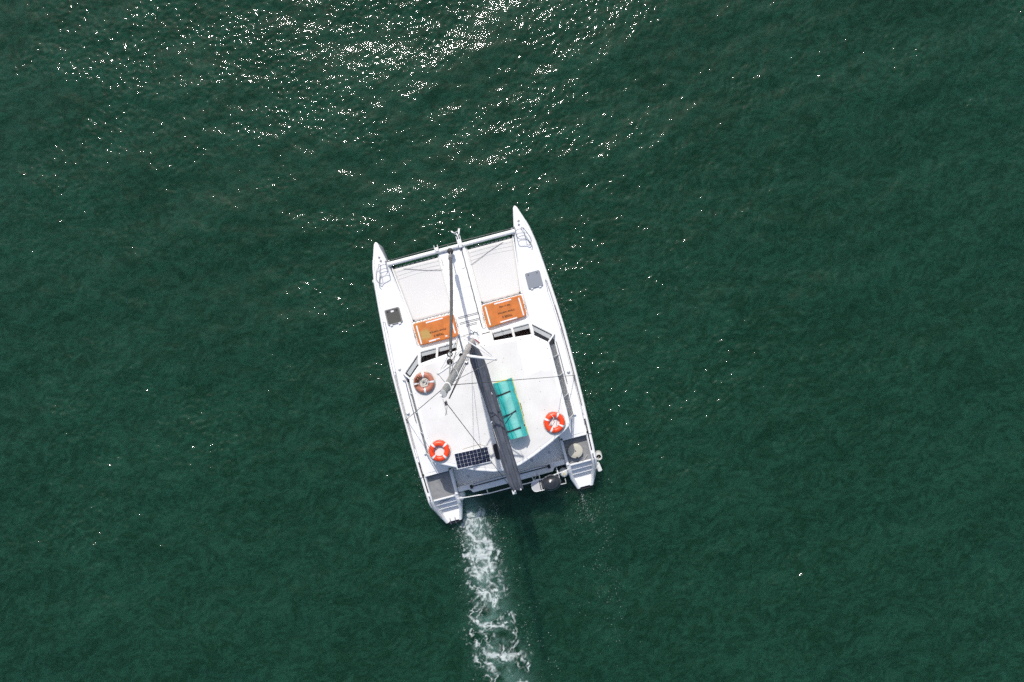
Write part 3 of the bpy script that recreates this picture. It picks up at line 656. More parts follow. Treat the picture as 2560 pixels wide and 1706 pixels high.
# cabin below the roof
cab = P('cabin_interior', MB().prism([(-2.14,1.46),(2.14,1.46),(2.84,.86),(2.86,-2.3),(-2.86,-2.3),(-2.84,.86)], .92, .98), DARK)
P('settee', MB().prism([(-2.1,1.28),(-.75,1.28),(-.75,.7),(-2.1,.7)], .982, 1.16), GREYIN, cab)
P('settee', MB().prism([(.75,1.28),(2.1,1.28),(2.1,.9),(.75,.9)], .982, 1.06), DARK, cab)
for s in (-1, 1):
    P('cabin_sole', MB().prism([(s*2.06,1.44),(s*2.16,1.44),(s*2.85,.84),(s*2.85,-2.29),(s*2.06,-2.29)], 1.425, 1.438), DARK, cab)
    P('dashboard', MB().prism([(s*.72,1.445),(s*2.12,1.445),(s*2.80,.85),(s*2.72,.72),(s*2.07,1.31),(s*.72,1.31)], 1.44, 1.465), COCK, cab)
    P('window_sill', MB().prism([(s*.70,1.56),(s*2.17,1.56),(s*2.16,1.455),(s*.70,1.455)], 1.30, 1.50), GELW, cab, .015)
    P('window_sill', MB().prism([(s*2.172,1.56),(s*2.95,.90),(s*2.86,.83),(s*2.162,1.455)], 1.30, 1.50), GELW, cab, .015)
    P('coaming', MB().prism([(s*2.86,.828),(s*2.96,.895),(s*2.96,-2.29),(s*2.86,-2.29)], 1.30, 1.47), GELW, cab, .015)
    # panes: two in front, one on the corner
    def pane(a, b, c_, d_): return P('window_pane', MB().add([a,b,c_,d_], [(0,1,2,3)]), GLASS, cab)
    pane((s*.73,1.50,1.50),(s*1.42,1.50,1.50),(s*1.42,1.16,2.60),(s*.73,1.22,2.60))
    pane((s*1.46,1.50,1.50),(s*2.12,1.50,1.50),(s*2.09,1.08,2.60),(s*1.46,1.16,2.60))
    pane((s*2.18,1.47,1.50),(s*2.88,.87,1.50),(s*2.55,.66,2.60),(s*2.15,1.0,2.60))
    def post(a, b, w=.035): return P('window_post', MB().tube([a, b], w, 4), GELW, cab, smooth=False)
    post((s*1.44,1.52,1.48),(s*1.44,1.15,2.62),.045)
    post((s*2.15,1.52,1.48),(s*2.11,1.05,2.62),.060)
    post((s*2.93,.88,1.48),(s*2.57,.62,2.62),.040)
    # wiper
    P('wiper', MB().tube([(s*1.05,1.53,1.515),(s*1.12,1.42,1.80)], .007, 5), BLACK, cab)
    # clear side curtain, creased
    nxg, nyg = 6, 26; g = []
    for j in range(nyg+1):
        y = .50 - 2.75*j/nyg
        for i in range(nxg+1):
            u = i/nxg
            g.append((s*(2.635+.23*u+.012*math.sin(j*1.9+i*2.1)), y+.02*math.sin(i*2+j), 2.30-.86*u+.018*math.sin(j*1.3+i)))
    fs = [(j*(nxg+1)+i, j*(nxg+1)+i+1, (j+1)*(nxg+1)+i+1, (j+1)*(nxg+1)+i) for j in range(nyg) for i in range(nxg)]
    P('side_curtain', MB().add(g, fs), VINYL, cab)
    for y in (.1, -.62, -1.4, -2.2):
        P('curtain_strap', MB().tube([(s*2.60,y,2.62),(s*2.68,y-.03,2.28),(s*2.88,y-.02,1.47)], .016, 6), GELW, cab)
    P('roof_post', MB().tube([(s*2.50,-2.40,2.61),(s*2.78,-2.34,1.37)], .032, 8), ALUW, cab)
    P('handrail', MB().tube([(s*2.93,.6,1.47),(s*2.93,.55,1.56),(s*2.93,-1.0,1.56),(s*2.93,-1.05,1.47)], .012, 6), STEEL, cab)
P('cabin_front', MB().loft([[(x, 1.62, 1.30), (x, 1.62, 1.42), (x, 1.20, 2.585), (x, .90, 2.585), (x, .90, 1.30)] for x in (-.69, .69)]), GELW, cab, .03)
P('vent_slot', MB().box(.30,.62,1.535,1.565,1.60,1.66), BLACK, cab)

# cockpit
ck = P('cockpit_floor', MB().prism([(-2.12,-2.3),(2.12,-2.3),(2.12,-3.86),(-2.12,-3.86)], .6, .80), COCK)
for x, y in ((-1.62,-3.6),(1.62,-3.5),(.9,-3.62),(-.2,-3.5)):
    P('drain', MB().lathe([(.055,.80),(.052,.808),(.03,.810),(.0,.806)], 18, (x, y, 0)), ALU, ck)
P('drain_plug', MB().box(.02,.18,-3.70,-3.64,.801,.812), BLACK, ck)
ab = P('aft_beam', MB().prism([(-2.12,-3.86),(2.12,-3.86),(2.12,-4.06),(1.72,-4.06),(1.64,-4.10),(1.58,-4.21),(-1.58,-4.21),(-1.64,-4.10),(-1.72,-4.06),(-2.12,-4.06)], .62, 1.06), GELW, bevel=.03)
P('traveller_track', MB().box(-1.55,1.45,-3.985,-3.955,1.062,1.10), BLACK, ab)
P('traveller_car', MB().box(.05,.30,-4.03,-3.92,1.10,1.16), WIRE, ab, .01)
for x in (-1.58, 1.48): P('end_stop', MB().box(x-.05,x+.05,-4.04,-3.90,1.062,1.15), BLACK, ab, .01)
P('traveller_line', MB().tube([(-1.5,-3.88,1.08),(-.3,-3.86,1.08),(.2,-3.9,1.12),(.9,-3.87,1.08),(1.45,-3.91,1.10)], .010, 5), ROPEG, ab)
sr = MB(); sr.tube([(-2.2,-4.24,1.22),(-2.05,-4.25,1.30),(-1.0,-4.34,1.32),(1.0,-4.34,1.32),(2.05,-4.25,1.30),(2.2,-4.22,1.22)], .019, 8)
rail = P('stern_rail', sr, ALUW)
for x in (-1.05, -.1, .75, 1.7): P('rail_bracket', MB().tube([(x,-4.20,1.02),(x+.04,-4.335,1.32)], .016, 7), ALUW, rail)

# ------------------------------------------------------------------ mast, rigging and furled sails
def mastp(z):
    b = Vector((-.04,1.40,2.6)); t = at(1108, 985, 13.5)
    return b.lerp(t, (z-2.6)/(13.5-2.6))
mr = []
for z in np.linspace(2.55, 13.5, 24):
    c_ = mastp(z); w = .084 if z < 11 else .084-.014*(z-11)/2.5
    mr.append([(c_.x+w*math.cos(2*math.pi*k/20), c_.y+1.25*w*math.sin(2*math.pi*k/20), z) for k in range(20)])
mast = P('mast', MB().loft(mr), ALU, angle=50)
for z in (10.6, 12.6):
    c_ = mastp(z); P('mast_band', MB().lathe([(.088,-.03),(.092,-.03),(.092,.03),(.088,.03)], 20, (c_.x,c_.y,z), 1, 1.25), ALUW, mast)
c_ = mastp(13.5); P('mast_cap', MB().lathe([(.066,-.12),(.070,-.12),(.070,.012),(0,.014)], 20, (c_.x,c_.y,13.5), 1, 1.25), ALU, mast, .006)
P('sheave_box', MB().box(c_.x-.03,c_.x+.03,c_.y-.26,c_.y-.171,13.40,13.53), BLACK, mast, .015)
P('antenna', MB().tube([(c_.x+.03,c_.y-.14,13.56),(c_.x+.05,c_.y-.28,13.9),(c_.x+.02,c_.y-.40,14.3)], .006, 5), WIRE, mast)
P('wind_vane', MB().tube([(c_.x-.02,c_.y-.1,13.6),(c_.x-.01,c_.y-.44,13.68)], .010, 5), ALU, mast)
P('anchor_light', MB().lathe([(.03,0),(.03,.07),(.0,.09)], 10, (c_.x-.05,c_.y-.02,13.56)), TAPE, mast)
c_ = mastp(7.9); P('steaming_light', MB().lathe([(.055,-.06),(.06,0),(.05,.06),(0,.08)], 12, (c_.x-.02,c_.y+.13,7.6)), BLACK, mast)
c_ = mastp(8.6); P('radar_reflector', MB().lathe([(.0,-.09),(.05,-.07),(.055,.06),(.0,.09)], 12, (c_.x+.16,c_.y-.06,8.4)), STEEL, mast)
root = mastp(7.0); tipR = at(1240, 899, 7.0); tipL = at(1095, 935, 7.0); tipF = at(1147, 839, 7.0)
for t_, nm in ((tipR,'spreader'),(tipL,'spreader'),(tipF,'jumper_strut')):
    P(nm, MB().tube([root, t_], [.050, .034] if nm == 'spreader' else [.035,.025], 10, .8), ALUW if nm == 'spreader' else ALU, mast)
    P('spreader_tip', MB().lathe([(0,-.04),(.042,-.02),(.042,.02),(0,.04)], 10, t_), PLAST, mast)
for t_ in (tipR, tipL): P('spreader_brace', MB().tube([tipF, t_], .020, 8), ALUW, mast)
for t_ in (tipR, tipL):
    s = 1 if t_.x > 0 else -1
    P('diamond_wire', MB().tube([mastp(12.0)+Vector((s*.09,0,0)), t_, mastp(3.0)+Vector((s*.09,0,0))], .0075, 5), WIRE, mast)
P('jumper_wire', MB().tube([mastp(11.2)+Vector((0,.1,0)), tipF, mastp(3.0)+Vector((0,.1,0))], .0075, 5), WIRE, mast)
for dx, dy in ((.115,-.06),(.135,-.10)):
    P('halyard', MB().tube([mastp(13.3)+Vector((dx*.6,-.16,0)), mastp(9)+Vector((dx,dy,0)), mastp(3.2)+Vector((dx,dy,0))], .010, 5), BLACK, mast)
P('backing_line', MB().tube([mastp(10.2)+Vector((-.1,.1,0)), tipL + Vector((.35,.1,-.2)), mastp(4.5)+Vector((-.3,.1,0))], .008, 5), WIRE, mast)
for s in (-1, 1):
    P('shroud', MB().tube([mastp(12.3)+Vector((s*.08,-.03,0)), Vector((s*3.26,-.835,1.42))], .0095, 6), WIRE)
    P('chainplate', MB().box(s*3.26-.025, s*3.26+.025, -.88,-.79, 1.36, 1.52), STEEL, None, .01)
# forestay with the jib rolled round it
f0 = at(1126, 630, 1.62); f1 = mastp(11.6)+Vector((0,.12,0))
fp = [f0.lerp(f1, t)+Vector((.035*math.sin(t*math.pi), -.03*math.sin(t*math.pi), 0)) for t in np.linspace(0, 1, 40)]
jr = []
for i, t in enumerate(np.linspace(.05, .86, 34)): jr.append(.062*(1-.42*t)*(1+.05*math.sin(i*1.7)))
jib = P('furled_jib', MB().tube([f0.lerp(f1, t)+Vector((.035*math.sin(t*math.pi), -.03*math.sin(t*math.pi), 0)) for t in np.linspace(.05,.86,34)], jr, 12), JIB)
P('forestay', MB().tube(fp, .018, 7), ALU, jib)
P('furler_drum', MB().lathe([(.02,-.10),(.11,-.09),(.11,-.06),(.06,-.05),(.06,.04),(.11,.05),(.11,.08),(.02,.10)], 20, f0+Vector((0,.02,.02))), BLACK, jib)
P('tack_shackle', MB().tube([f0+Vector((-.07,.12,-.22)), f0+Vector((0,.0,.12)), f0+Vector((.07,.12,-.22))], .014, 6), STEEL, jib)
s0 = f0.lerp(f1, .885); P('head_swivel', MB().torus(.062, .016, c=s0, n=20, m=8), BLACK, jib)
s1 = f0.lerp(f1, .93); P('halyard_ball', MB().lathe([(0,-.075),(.055,-.06),(.078,0),(.055,.06),(0,.075)], 16, s1), BLACK, jib)
P('clew_patch', MB().tube([f0.lerp(f1,.055), f0.lerp(f1,.085)], .075, 12), ROPEG, jib)
# boom and stack-pack cover
b0 = Vector((.0,1.18,3.55)); b1 = Vector((.17,-3.98,3.80))
boom = P('boom', MB().tube([b0, b1], .085, 14, 1.2), ALU)
P('end_cap', MB().box(b1.x-.16,b1.x-.02,b1.y-.14,b1.y+.02,b1.z-.09,b1.z+.02), ALUW, boom, .02)
P('outhaul', MB().tube([b1+Vector((-.10,-.10,0)), b1+Vector((-.17,.5,-.25)), b1+Vector((-.2,.75,-.4))], .010, 5), WIRE, boom)
cv = []
prof = [(1.22,-.02,.10,1.15),(1.05,-.02,.16,1.05),(.7,0,.245,.90),(.3,.03,.245,.78),(-.3,.08,.225,.66),(-1.2,.13,.205,.56),(-2.1,.14,.205,.50),(-2.8,.16,.22,.44),(-3.4,.18,.215,.36),(-3.8,.21,.20,.28),(-3.98,.235,.165,.20)]
for y in np.linspace(1.22, -3.98, 60):
    P_ = list(zip(*prof)); ys = np.array(P_[0])[::-1]
    cx = np.interp(y, ys, np.array(P_[1])[::-1]); hw = np.interp(y, ys, np.array(P_[2])[::-1]); hh_ = np.interp(y, ys, np.array(P_[3])[::-1])
    zb = b0.z + (b1.z-b0.z)*(1.18-y)/5.16 - .02
    ring = []; n = 40
    for k in range(n):
        a = 2*math.pi*k/n; ca, sa = math.cos(a), math.sin(a)
        x = hw*(abs(ca)**.8)*(1 if ca > 0 else -1)*(1 if sa < 0 else (1-.30*sa))
        z = zb + hh_*(.42 + .58*sa if sa > 0 else .42+.42*sa)
        fold = (.010+.016*sstep(.5, -3.8, np.array(y)))*math.sin(a*9+y*.8+math.sin(y*1.3)) + .006*math.sin(y*7+a*3)
        x += fold*ca; z += fold*sa*1.3
        ring.append((cx+x, y + (.03*math.sin(a*4) if y < -3.9 else 0), float(z)))
    cv.append(ring)
sail = P('sail_cover', MB().loft(cv), COVER, angle=60)
P('batten_end', MB().lathe([(0,-.03),(.03,0),(0,.03)], 8, (.12,-3.99,3.95)), TAPE, sail); P('batten_end', MB().lathe([(0,-.03),(.03,0),(0,.03)], 8, (.33,-3.98,3.98)), TAPE, sail)
P('topping_lift', MB().tube([mastp(13.4)+Vector((0,-.22,0)), b1+Vector((-.08,-.06,.02))], .0085, 5), WIRE, boom)
P('lazy_jack', MB().tube([(-.06,-1.55,4.06),(-.02,-2.4,4.02),(.03,-3.0,3.98)], .009, 5), ROPE, sail)
P('lazy_jack_hook', MB().tube([(.03,-3.0,4.02),(.04,-3.15,4.02)], .020, 6), TAPE, sail); P('lazy_jack_hook', MB().tube([(-.09,-1.52,4.08),(-.02,-1.47,4.10)], .018, 6), TAPE, sail); P('lazy_jack_hook', MB().tube([(.20,-.5,4.20),(.22,-.57,4.18)], .014, 6), TAPE, sail)
P('reef_line', MB().tube([(-.06,-1.32,4.03),(.10,-1.28,4.23),(.30,-1.20,4.05)], .012, 6), BLACK, sail)
# mainsheet from the boom down to the traveller
P('mainsheet', MB().tube([b1+Vector((-.02,.42,-.10)), (.16,-3.95,1.16)], .012, 6), ROPEG, boom)
# halyard tails round the mast foot
ht = [(-.02,1.62),(.06,1.70),(.16,1.58),(.10,1.50),(.22,1.52),(.05,1.60),(.12,1.44)]
P('halyard_tail', MB().tube([(x+.02, y, 2.05+.05*(i%2)) for i, (x, y) in enumerate(ht)], .018, 6), ROPEB)
P('halyard_tail', MB().tube([(-.03,1.45,2.3),(.06,1.40,2.62),(.14,1.30,2.66),(.20,1.22,2.70)], .018, 6), ROPER)
P('halyard_tail', MB().tube([(-.06,1.80,1.5),(.02,1.70,1.9),(.03,1.50,2.3)], .012, 6), BLACK)
P('mast_step', MB().prism(rrect(-.22,.16,1.21,1.58,.06), 2.0, 2.60), GELW)

# ------------------------------------------------------------------ things carried aboard
def text(parent, s, size, loc, rz, m, ext=.0008):
    cu = bpy.data.curves.new('lettering', 'FONT'); cu.body = s; cu.size = size; cu.extrude = ext; cu.align_x = 'CENTER'; cu.align_y = 'CENTER'; cu.offset = .004*size/.1
    tmp = bpy.data.objects.new('lettering', cu); lm = bpy.data.meshes.new_from_object(tmp); bpy.data.objects.remove(tmp); lm.materials.clear(); lm.materials.append(m)
    o = bpy.data.objects.new('lettering', lm); link(o, parent); o.location = loc; o.rotation_euler = (0,0,rz); return o
ORANGE_STAINED = ORANGE.copy(); ORANGE_STAINED.name = 'weathered orange float, stained'
def stain(m, cx, cy, r, col, amt):
    nt = m.node_tree; N = nt.nodes; Lk = nt.links; p = N['Principled BSDF']; src = p.inputs['Base Color'].links[0].from_socket
    tc = N.new('ShaderNodeTexCoord'); nz = N.new('ShaderNodeTexNoise'); nz.inputs['Scale'].default_value = 7; Lk.new(tc.outputs['Object'], nz.inputs['Vector'])
    vd = N.new('ShaderNodeVectorMath'); vd.operation = 'DISTANCE'; Lk.new(tc.outputs['Object'], vd.inputs[0]); vd.inputs[1].default_value = (cx, cy, .15)
    ad = N.new('ShaderNodeMath'); ad.operation = 'MULTIPLY_ADD'; Lk.new(nz.outputs['Fac'], ad.inputs[0]); ad.inputs[1].default_value = -.28; Lk.new(vd.outputs['Value'], ad.inputs[2])
    mr_ = N.new('ShaderNodeMapRange'); mr_.interpolation_type = 'SMOOTHSTEP'; Lk.new(ad.outputs[0], mr_.inputs[0]); mr_.inputs[1].default_value = r-.14; mr_.inputs[2].default_value = r-.28; mr_.inputs[3].default_value = 0; mr_.inputs[4].default_value = amt
    mx = N.new('ShaderNodeMix'); mx.data_type = 'RGBA'; Lk.new(mr_.outputs[0], mx.inputs[0]); Lk.new(src, mx.inputs[6]); mx.inputs[7].default_value = (*col, 1); Lk.new(mx.outputs[2], p.inputs['Base Color'])
stain(ORANGE_STAINED, -.42, -.08, .27, (.40,.30,.09), .8)
def float_raft(corners, label, lines, worn):
    c_ = sum((Vector(c) for c in corners), Vector((0,0)))/4
    t = thing('buoyant_float', label, 'life raft', (c_.x, c_.y, 1.347), 0, 'orange floats on the foredeck')
    lc = [(x-c_.x, y-c_.y) for x, y in corners]
    poly = []
    rad = [.07, .07, .13, .13]
    n = 4
    for i in range(n):
        p0, p1, p2 = Vector(lc[i-1]), Vector(lc[i]), Vector(lc[(i+1)%n]); r = rad[i]
        a = p1+(p0-p1).normalized()*r; b = p1+(p2-p1).normalized()*r
        for k in range(6):
            u = k/5; poly.append(tuple(((1-u)**2)*a + 2*u*(1-u)*p1 + u*u*b))
    body = P('body', MB().prism(poly, .004, .15), ORANGE_STAINED if worn else ORANGE, t, .03, seg=3)
    xs = [p_[0] for p_ in lc]; ys = [p_[1] for p_ in lc]; x0, x1, y0, y1 = min(xs), max(xs), min(ys), max(ys)
    def strip(ax, ay, bx, by, w=.05):
        a = Vector((ax, ay)); b = Vector((bx, by)); d = (b-a).normalized(); nrm = Vector((-d.y, d.x))*w/2
        P('reflective_strip', MB().prism([tuple(a+nrm), tuple(b+nrm), tuple(b-nrm), tuple(a-nrm)], .1505, .1535), TAPE, t)
    strip(x0+.12, y1-.10, x0+.13, y0+.06 if worn else y0+.09); strip(x1-.13, y1-.09, x1-.11, y0+.13)
    strip(-.30, y1-.085, .36, y1-.075)
    if worn: strip(-.36, y0+.085, -.10, y0+.095, .055); strip(-.10, y0+.10, .06, y0+.105, .03); strip(.28, y0+.12, .36, y0+.12, .05)
    else: strip(-.25, y0+.10, .40, y0+.115)
    for s_, size, ly in lines: text(t, s_, size, (.06, ly, .154), math.pi, INK)
    for k in range(5):                                       # grab ropes looped round the sides
        xa = x0+.09+k*(x1-x0-.18)/5; xb = xa+(x1-x0-.18)/5-.05
        P('grab_rope', MB().tube([(xa, y1-.01, .09), (xa+.03, y1+.045, .08), ((xa+xb)/2, y1+.07, .075), (xb-.03, y1+.045, .08), (xb, y1-.01, .09)], .009, 6), ROPEG, t)
    for sx, xx in ((-1, x0), (1, x1)):
        for k in range(3):
            ya = y0+.10+k*(y1-y0-.2)/3; yb = ya+(y1-y0-.2)/3-.04
            P('grab_rope', MB().tube([(xx-sx*.01, ya, .09), (xx+sx*.05, (ya+yb)/2-.05, .08), (xx+sx*.05, (ya+yb)/2+.05, .08), (xx-sx*.01, yb, .09)], .009, 6), BLACK if k == 1 else ROPE, t)
    return t
float_raft([(-2.12,2.58),(-.55,2.55),(-.57,1.70),(-2.09,1.72)], 'orange float beside the port hull with a faded green stain and worn bottom tape',
           [('TIGER II', .112, -.20), ('SYDNEY HARBOUR', .074, -.045)], True)
float_raft([(.56,2.58),(2.10,2.61),(2.11,1.79),(.56,1.70)], 'orange float beside the starboard hull with three clear lines of black lettering',
           [('TIGER II', .112, -.20), ('SYDNEY HARBOUR', .074, -.035), ('REG. A 7 PERS.', .068, .19)], False)

def life_buoy(loc, label, m, band0, letters=None):
    t = thing('life_buoy', label, 'life buoy', loc, 0, 'life buoys lying on the cabin roof')
    P('ring', MB().torus(.278, .098, c=(0,0,.085), sz=.86), m, t)
    for k in range(4):
        a = band0 + k*math.pi/2; P('reflective_band', MB().torus(.278, .1005, a-.11, a+.11, c=(0,0,.085), sz=.865), TAPE, t)
    for k in range(4):
        a = band0 + k*math.pi/2
        pts = []
        for u in np.linspace(0, 1, 9):
            aa_ = a + u*math.pi/2; rr = .385 + .022*math.sin(u*math.pi)
            pts.append((rr*math.cos(aa_), rr*math.sin(aa_), .075-.045*math.sin(u*math.pi)))
        P('grab_line', MB().tube(pts, .0075, 6), ROPE, t)
    if letters:
        for ch, a in letters:
            o = text(t, ch, .155, (.278*math.cos(a), .278*math.sin(a), .1735), a+math.pi/2, INK, ext=.004)
    return t
A0 = -BOAT_A
b1_ = at(1060, 957, 2.85); b2_ = at(1098, 1128, 2.85); b3_ = at(1386, 1057, 2.85)
life_buoy((b1_.x, b1_.y, 2.745), 'faded salmon life buoy with black lettering holding a coil of rope', FADED, R(98)+A0, [(c, R(d)+A0) for c, d in (('T',124),('I',136),('G',148),('E',162),('R',175),('I',197),('I',205))])
life_buoy((b2_.x, b2_.y, 2.745), 'bright orange life buoy beside the solar panel', BUOY, R(47)+A0)
life_buoy((b3_.x, b3_.y, 2.745), 'bright orange life buoy at the starboard corner of the roof', BUOY, R(68)+A0)
# rope coil in the faded buoy
rc = thing('rope_coil', 'loose heap of pale rope inside the faded salmon life buoy', 'rope', (b1_.x, b1_.y, 2.745))
cp = []
for i in range(150):
    a = i*.62+random.uniform(-.15,.15); r = .05+.11*abs(math.sin(i*.113))+random.uniform(-.02,.03)
    cp.append((r*math.cos(a)+random.uniform(-.01,.01), r*math.sin(a), .015+.07*(i/150)+random.uniform(0,.03)))
P('rope', MB().tube(cp, .0105, 6), ROPE, rc)
# bits lying in the other rings: bracket feet
for (bb, dx, dy) in ((b2_,-.09,.13),(b2_,.20,.07),(b3_,.14,.15),(b3_,-.13,-.06),(b3_,.10,-.16)):
    P('buoy_bracket', MB().box(bb.x+dx-.028, bb.x+dx+.028, bb.y+dy-.045, bb.y+dy+.045, 2.7435, 2.80), ALU, None, .012)
P('light_line', MB().tube([(b3_.x-.30,b3_.y-.13,2.85),(b3_.x-.12,b3_.y+.03,2.93),(b3_.x+.02,b3_.y+.17,2.93),(b3_.x-.05,b3_.y+.33,2.90)], .010, 6), ROPE)
P('light_line', MB().tube([(b3_.x+.40,b3_.y-.02,2.76),(b3_.x+.36,b3_.y-.24,2.74),(b3_.x+.24,b3_.y-.36,2.74)], .016, 6), ROPE)

# solar panel on the after roof
sa_ = R(-2.2); spn = thing('solar_panel', 'dark blue solar panel with nine by four cells on the roof', 'solar panel', (-1.10,-2.67,2.744), sa_)
P('frame', MB().box(-.635,.635,-.295,.295,.05,.085), ALUW, spn, .006)
P('back_sheet', MB().box(-.615,.615,-.275,.275,.0855,.088), CELLBACK, spn)
for x in (-.5,.5): P('mounting_foot', MB().box(x-.03,x+.03,-.27,.27,0,.05), ALU, spn)
cm = MB().prism([(-.061,-.053),(-.053,-.061),(.053,-.061),(.061,-.053),(.061,.053),(.053,.061),(-.053,.061),(-.061,.053)], .0885, .0905).mesh('cell', CELL, False)
for i in range(9):
    for j in range(4):
        o = bpy.data.objects.new('cell', cm); link(o, spn); o.location = (-.536+i*.134, -.201+j*.134, 0); o.scale = (1.055,1.055,1)
P('panel_cable', MB().tube([(.55,.30,.02),(.35,.42,.012),(.0,.40,.012),(-.3,.37,.012)], .008, 5), ROPE, spn)

# rolled foam mat
rl = thing('foam_mat_roll', 'rolled teal foam mat with yellow underside strapped beside the boom', 'foam mat', (.64,-1.30,2.745), R(1.5))
rr_ = MB(); nseg = 22
for turn in ():
    pass
outer = []
for j in range(nseg+1):
    y = 1.03 - 2.06*j/nseg
    sq = 1 - .055*math.exp(-((y-.60)/.09)**2) - .055*math.exp(-((y+.72)/.09)**2) + .015*math.sin(y*3)
    ring = []
    for k in range(36):
        a = R(-60) + 2*math.pi*k/36; r = .315*sq*(1+.012*math.sin(a*3+y*5)+.010*math.sin(y*11+a*2))
        ring.append((r*1.04*math.cos(a)+.01*math.sin(y*4), y, .30+r*.93*math.sin(a)))
    outer.append(ring)
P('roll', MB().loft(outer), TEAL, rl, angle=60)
for e in (-1, 1):
    sp_ = []
    for k in range(90):
        a = k*.26; r = .285-.0029*k; sp_.append((r*1.04*math.cos(a), e*1.032, .30+r*.93*math.sin(a)))
    P('spiral_edge', MB().tube(sp_, .011, 5), YELL, rl)
# the loose outer edge of the mat: teal face, yellow underside
ed = []; 
for j in range(31):
    y = 1.05 - 2.10*j/30; lift = .035*abs(math.sin((y-.60)*math.pi/1.32)) if -.72 < y < .60 else .03
    ed.append([(.20, y, .565), (.30+lift*.4, y, .44+lift*.2), (.335+lift, y, .33), (.347+lift, y, .33), (.318+lift*.5, y, .45+lift*.2), (.215, y, .585)])
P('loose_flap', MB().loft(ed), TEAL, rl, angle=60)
P('yellow_edge', MB().tube([(.345+ (.035*abs(math.sin((y-.60)*math.pi/1.32)) if -.72 < y < .60 else .03), y, .325) for y in np.linspace(1.05,-1.05,30)], .022, 7), YELL, rl)
P('crease_shade', MB().tube([(-.17+.02*math.sin(y*3), y, .30+.93*.315*math.sqrt(1-(.17/.328)**2)+.004) for y in np.linspace(1.02,-1.02,24)], .009, 5), TEALD, rl)  # dark tube stands in for the shadow line at the mat's overlap
for y in (.60, -.72):
    rg = []
    for k in range(40):
        a = 2*math.pi*k/40; cx_, cz_ = math.cos(a), math.sin(a)
        rr2 = .313+.03*max(0,cx_)
        rg.append([(rr2*1.04*cx_, y-.026+.03*cx_, .30+.313*.93*cz_), ((rr2+.008)*1.04*cx_, y-.026+.03*cx_, .30+.321*.93*cz_), ((rr2+.008)*1.04*cx_, y+.026+.03*cx_, .30+.321*.93*cz_), (rr2*1.04*cx_, y+.026+.03*cx_, .30+.313*.93*cz_)])
    rg.append(rg[0]); P('strap', MB().loft(rg, caps=False), STRAP, rl)
def over(x, y): return (x, y, .30+.93*math.sqrt(max(.0, .325**2-(x/1.04)**2))+.012)
P('bungee_cord', MB().tube([(.40,-.02,.30)]+[over(x, -.05-.30*(.3-x)) for x in np.linspace(.30,-.31,12)], .012, 6), STRAP, rl)
P('bungee_cord', MB().tube([(.40,-.04,.28)]+[over(x, -.10-.12*(.3-x)) for x in np.linspace(.30,-.31,12)], .010, 6), STRAP, rl)
P('bungee_cord', MB().tube([over(x, -.12-.9*max(0,.12-x)**1.2) for x in np.linspace(.22,-.30,12)], .008, 6), STRAP, rl)
P('bungee_hook', MB().box(.385,.42,-.14,.10,.20,.33), BLACK, rl, .01)

# kettle barbecue on the stern rail
bq = at(1378.5, 1209.6, 1.55)
bb = thing('barbecue', 'dark kettle barbecue with side tray mounted on the stern rail', 'barbecue', (bq.x, bq.y, 1.20), R(-2))
P('lid', MB().lathe([(.0,.42),(.10,.412),(.20,.375),(.27,.32),(.315,.24),(.33,.17),(.322,.155),(.0,.15)][::-1], 40, (0,0,0), 1.09, .86), BBQ, bb, angle=60)
P('bowl', MB().lathe([(.0,-.02),(.15,.0),(.27,.06),(.315,.14),(.335,.148),(.0,.149)], 40, (0,0,0), 1.09, .86), BLACK, bb, angle=60)
P('lid_rim', MB().torus(.333, .010, c=(0,0,.155), n=44, m=8), STEEL, bb).scale = (1.09,.86,1)
P('lid_handle', MB().tube([(-.16,.24,.30),(-.12,.31,.37),(.0,.335,.39),(.12,.31,.37),(.16,.24,.30)], .014, 8), STEEL, bb)
P('thermometer', MB().lathe([(.035,.425),(.035,.44),(.02,.446),(0,.446)], 16, (-.03,.10,-.02)), TAPE, bb)
P('tray', MB().prism([(-.40,.22),(-.62,.22),(-.70,.17),(-.74,.05),(-.74,-.08),(-.69,-.17),(-.62,-.21),(-.36,-.21)], .10, .125), PLAST, bb, .008)
rim = [(-.40,.225,.13),(-.62,.225,.13),(-.70,.18,.13),(-.745,.06,.13),(-.745,-.09,.13),(-.695,-.18,.13),(-.62,-.215,.13),(-.30,-.215,.13)]
P('tray_rim', MB().tube(rim, .014, 7), ALUW, bb)
P('tray_bracket', MB().box(-.44,-.41,-.20,.18,.126,.14), BLACK, bb); P('tray_bracket', MB().box(-.44,-.30,.12,.15,.126,.14), BLACK, bb)
P('gas_arm', MB().tube([(.30,-.16,.08),(.55,-.16,.08),(.55,.02,.08)], .020, 8), PLAST, bb)
P('gas_arm', MB().tube([(.55,.10,.08),(.55,.22,.08)], .022, 8), PLAST, bb)
for x in (-.38,.34): P('rail_mount', MB().tube([(x,.02,.02),(x,.30,.06),(x-.02,.46,-.08)], .022, 8), ALUW, bb)
P('stay', MB().tube([(-.62,.20,.10),(-.44,.42,.02)], .012, 6), STEEL, bb)

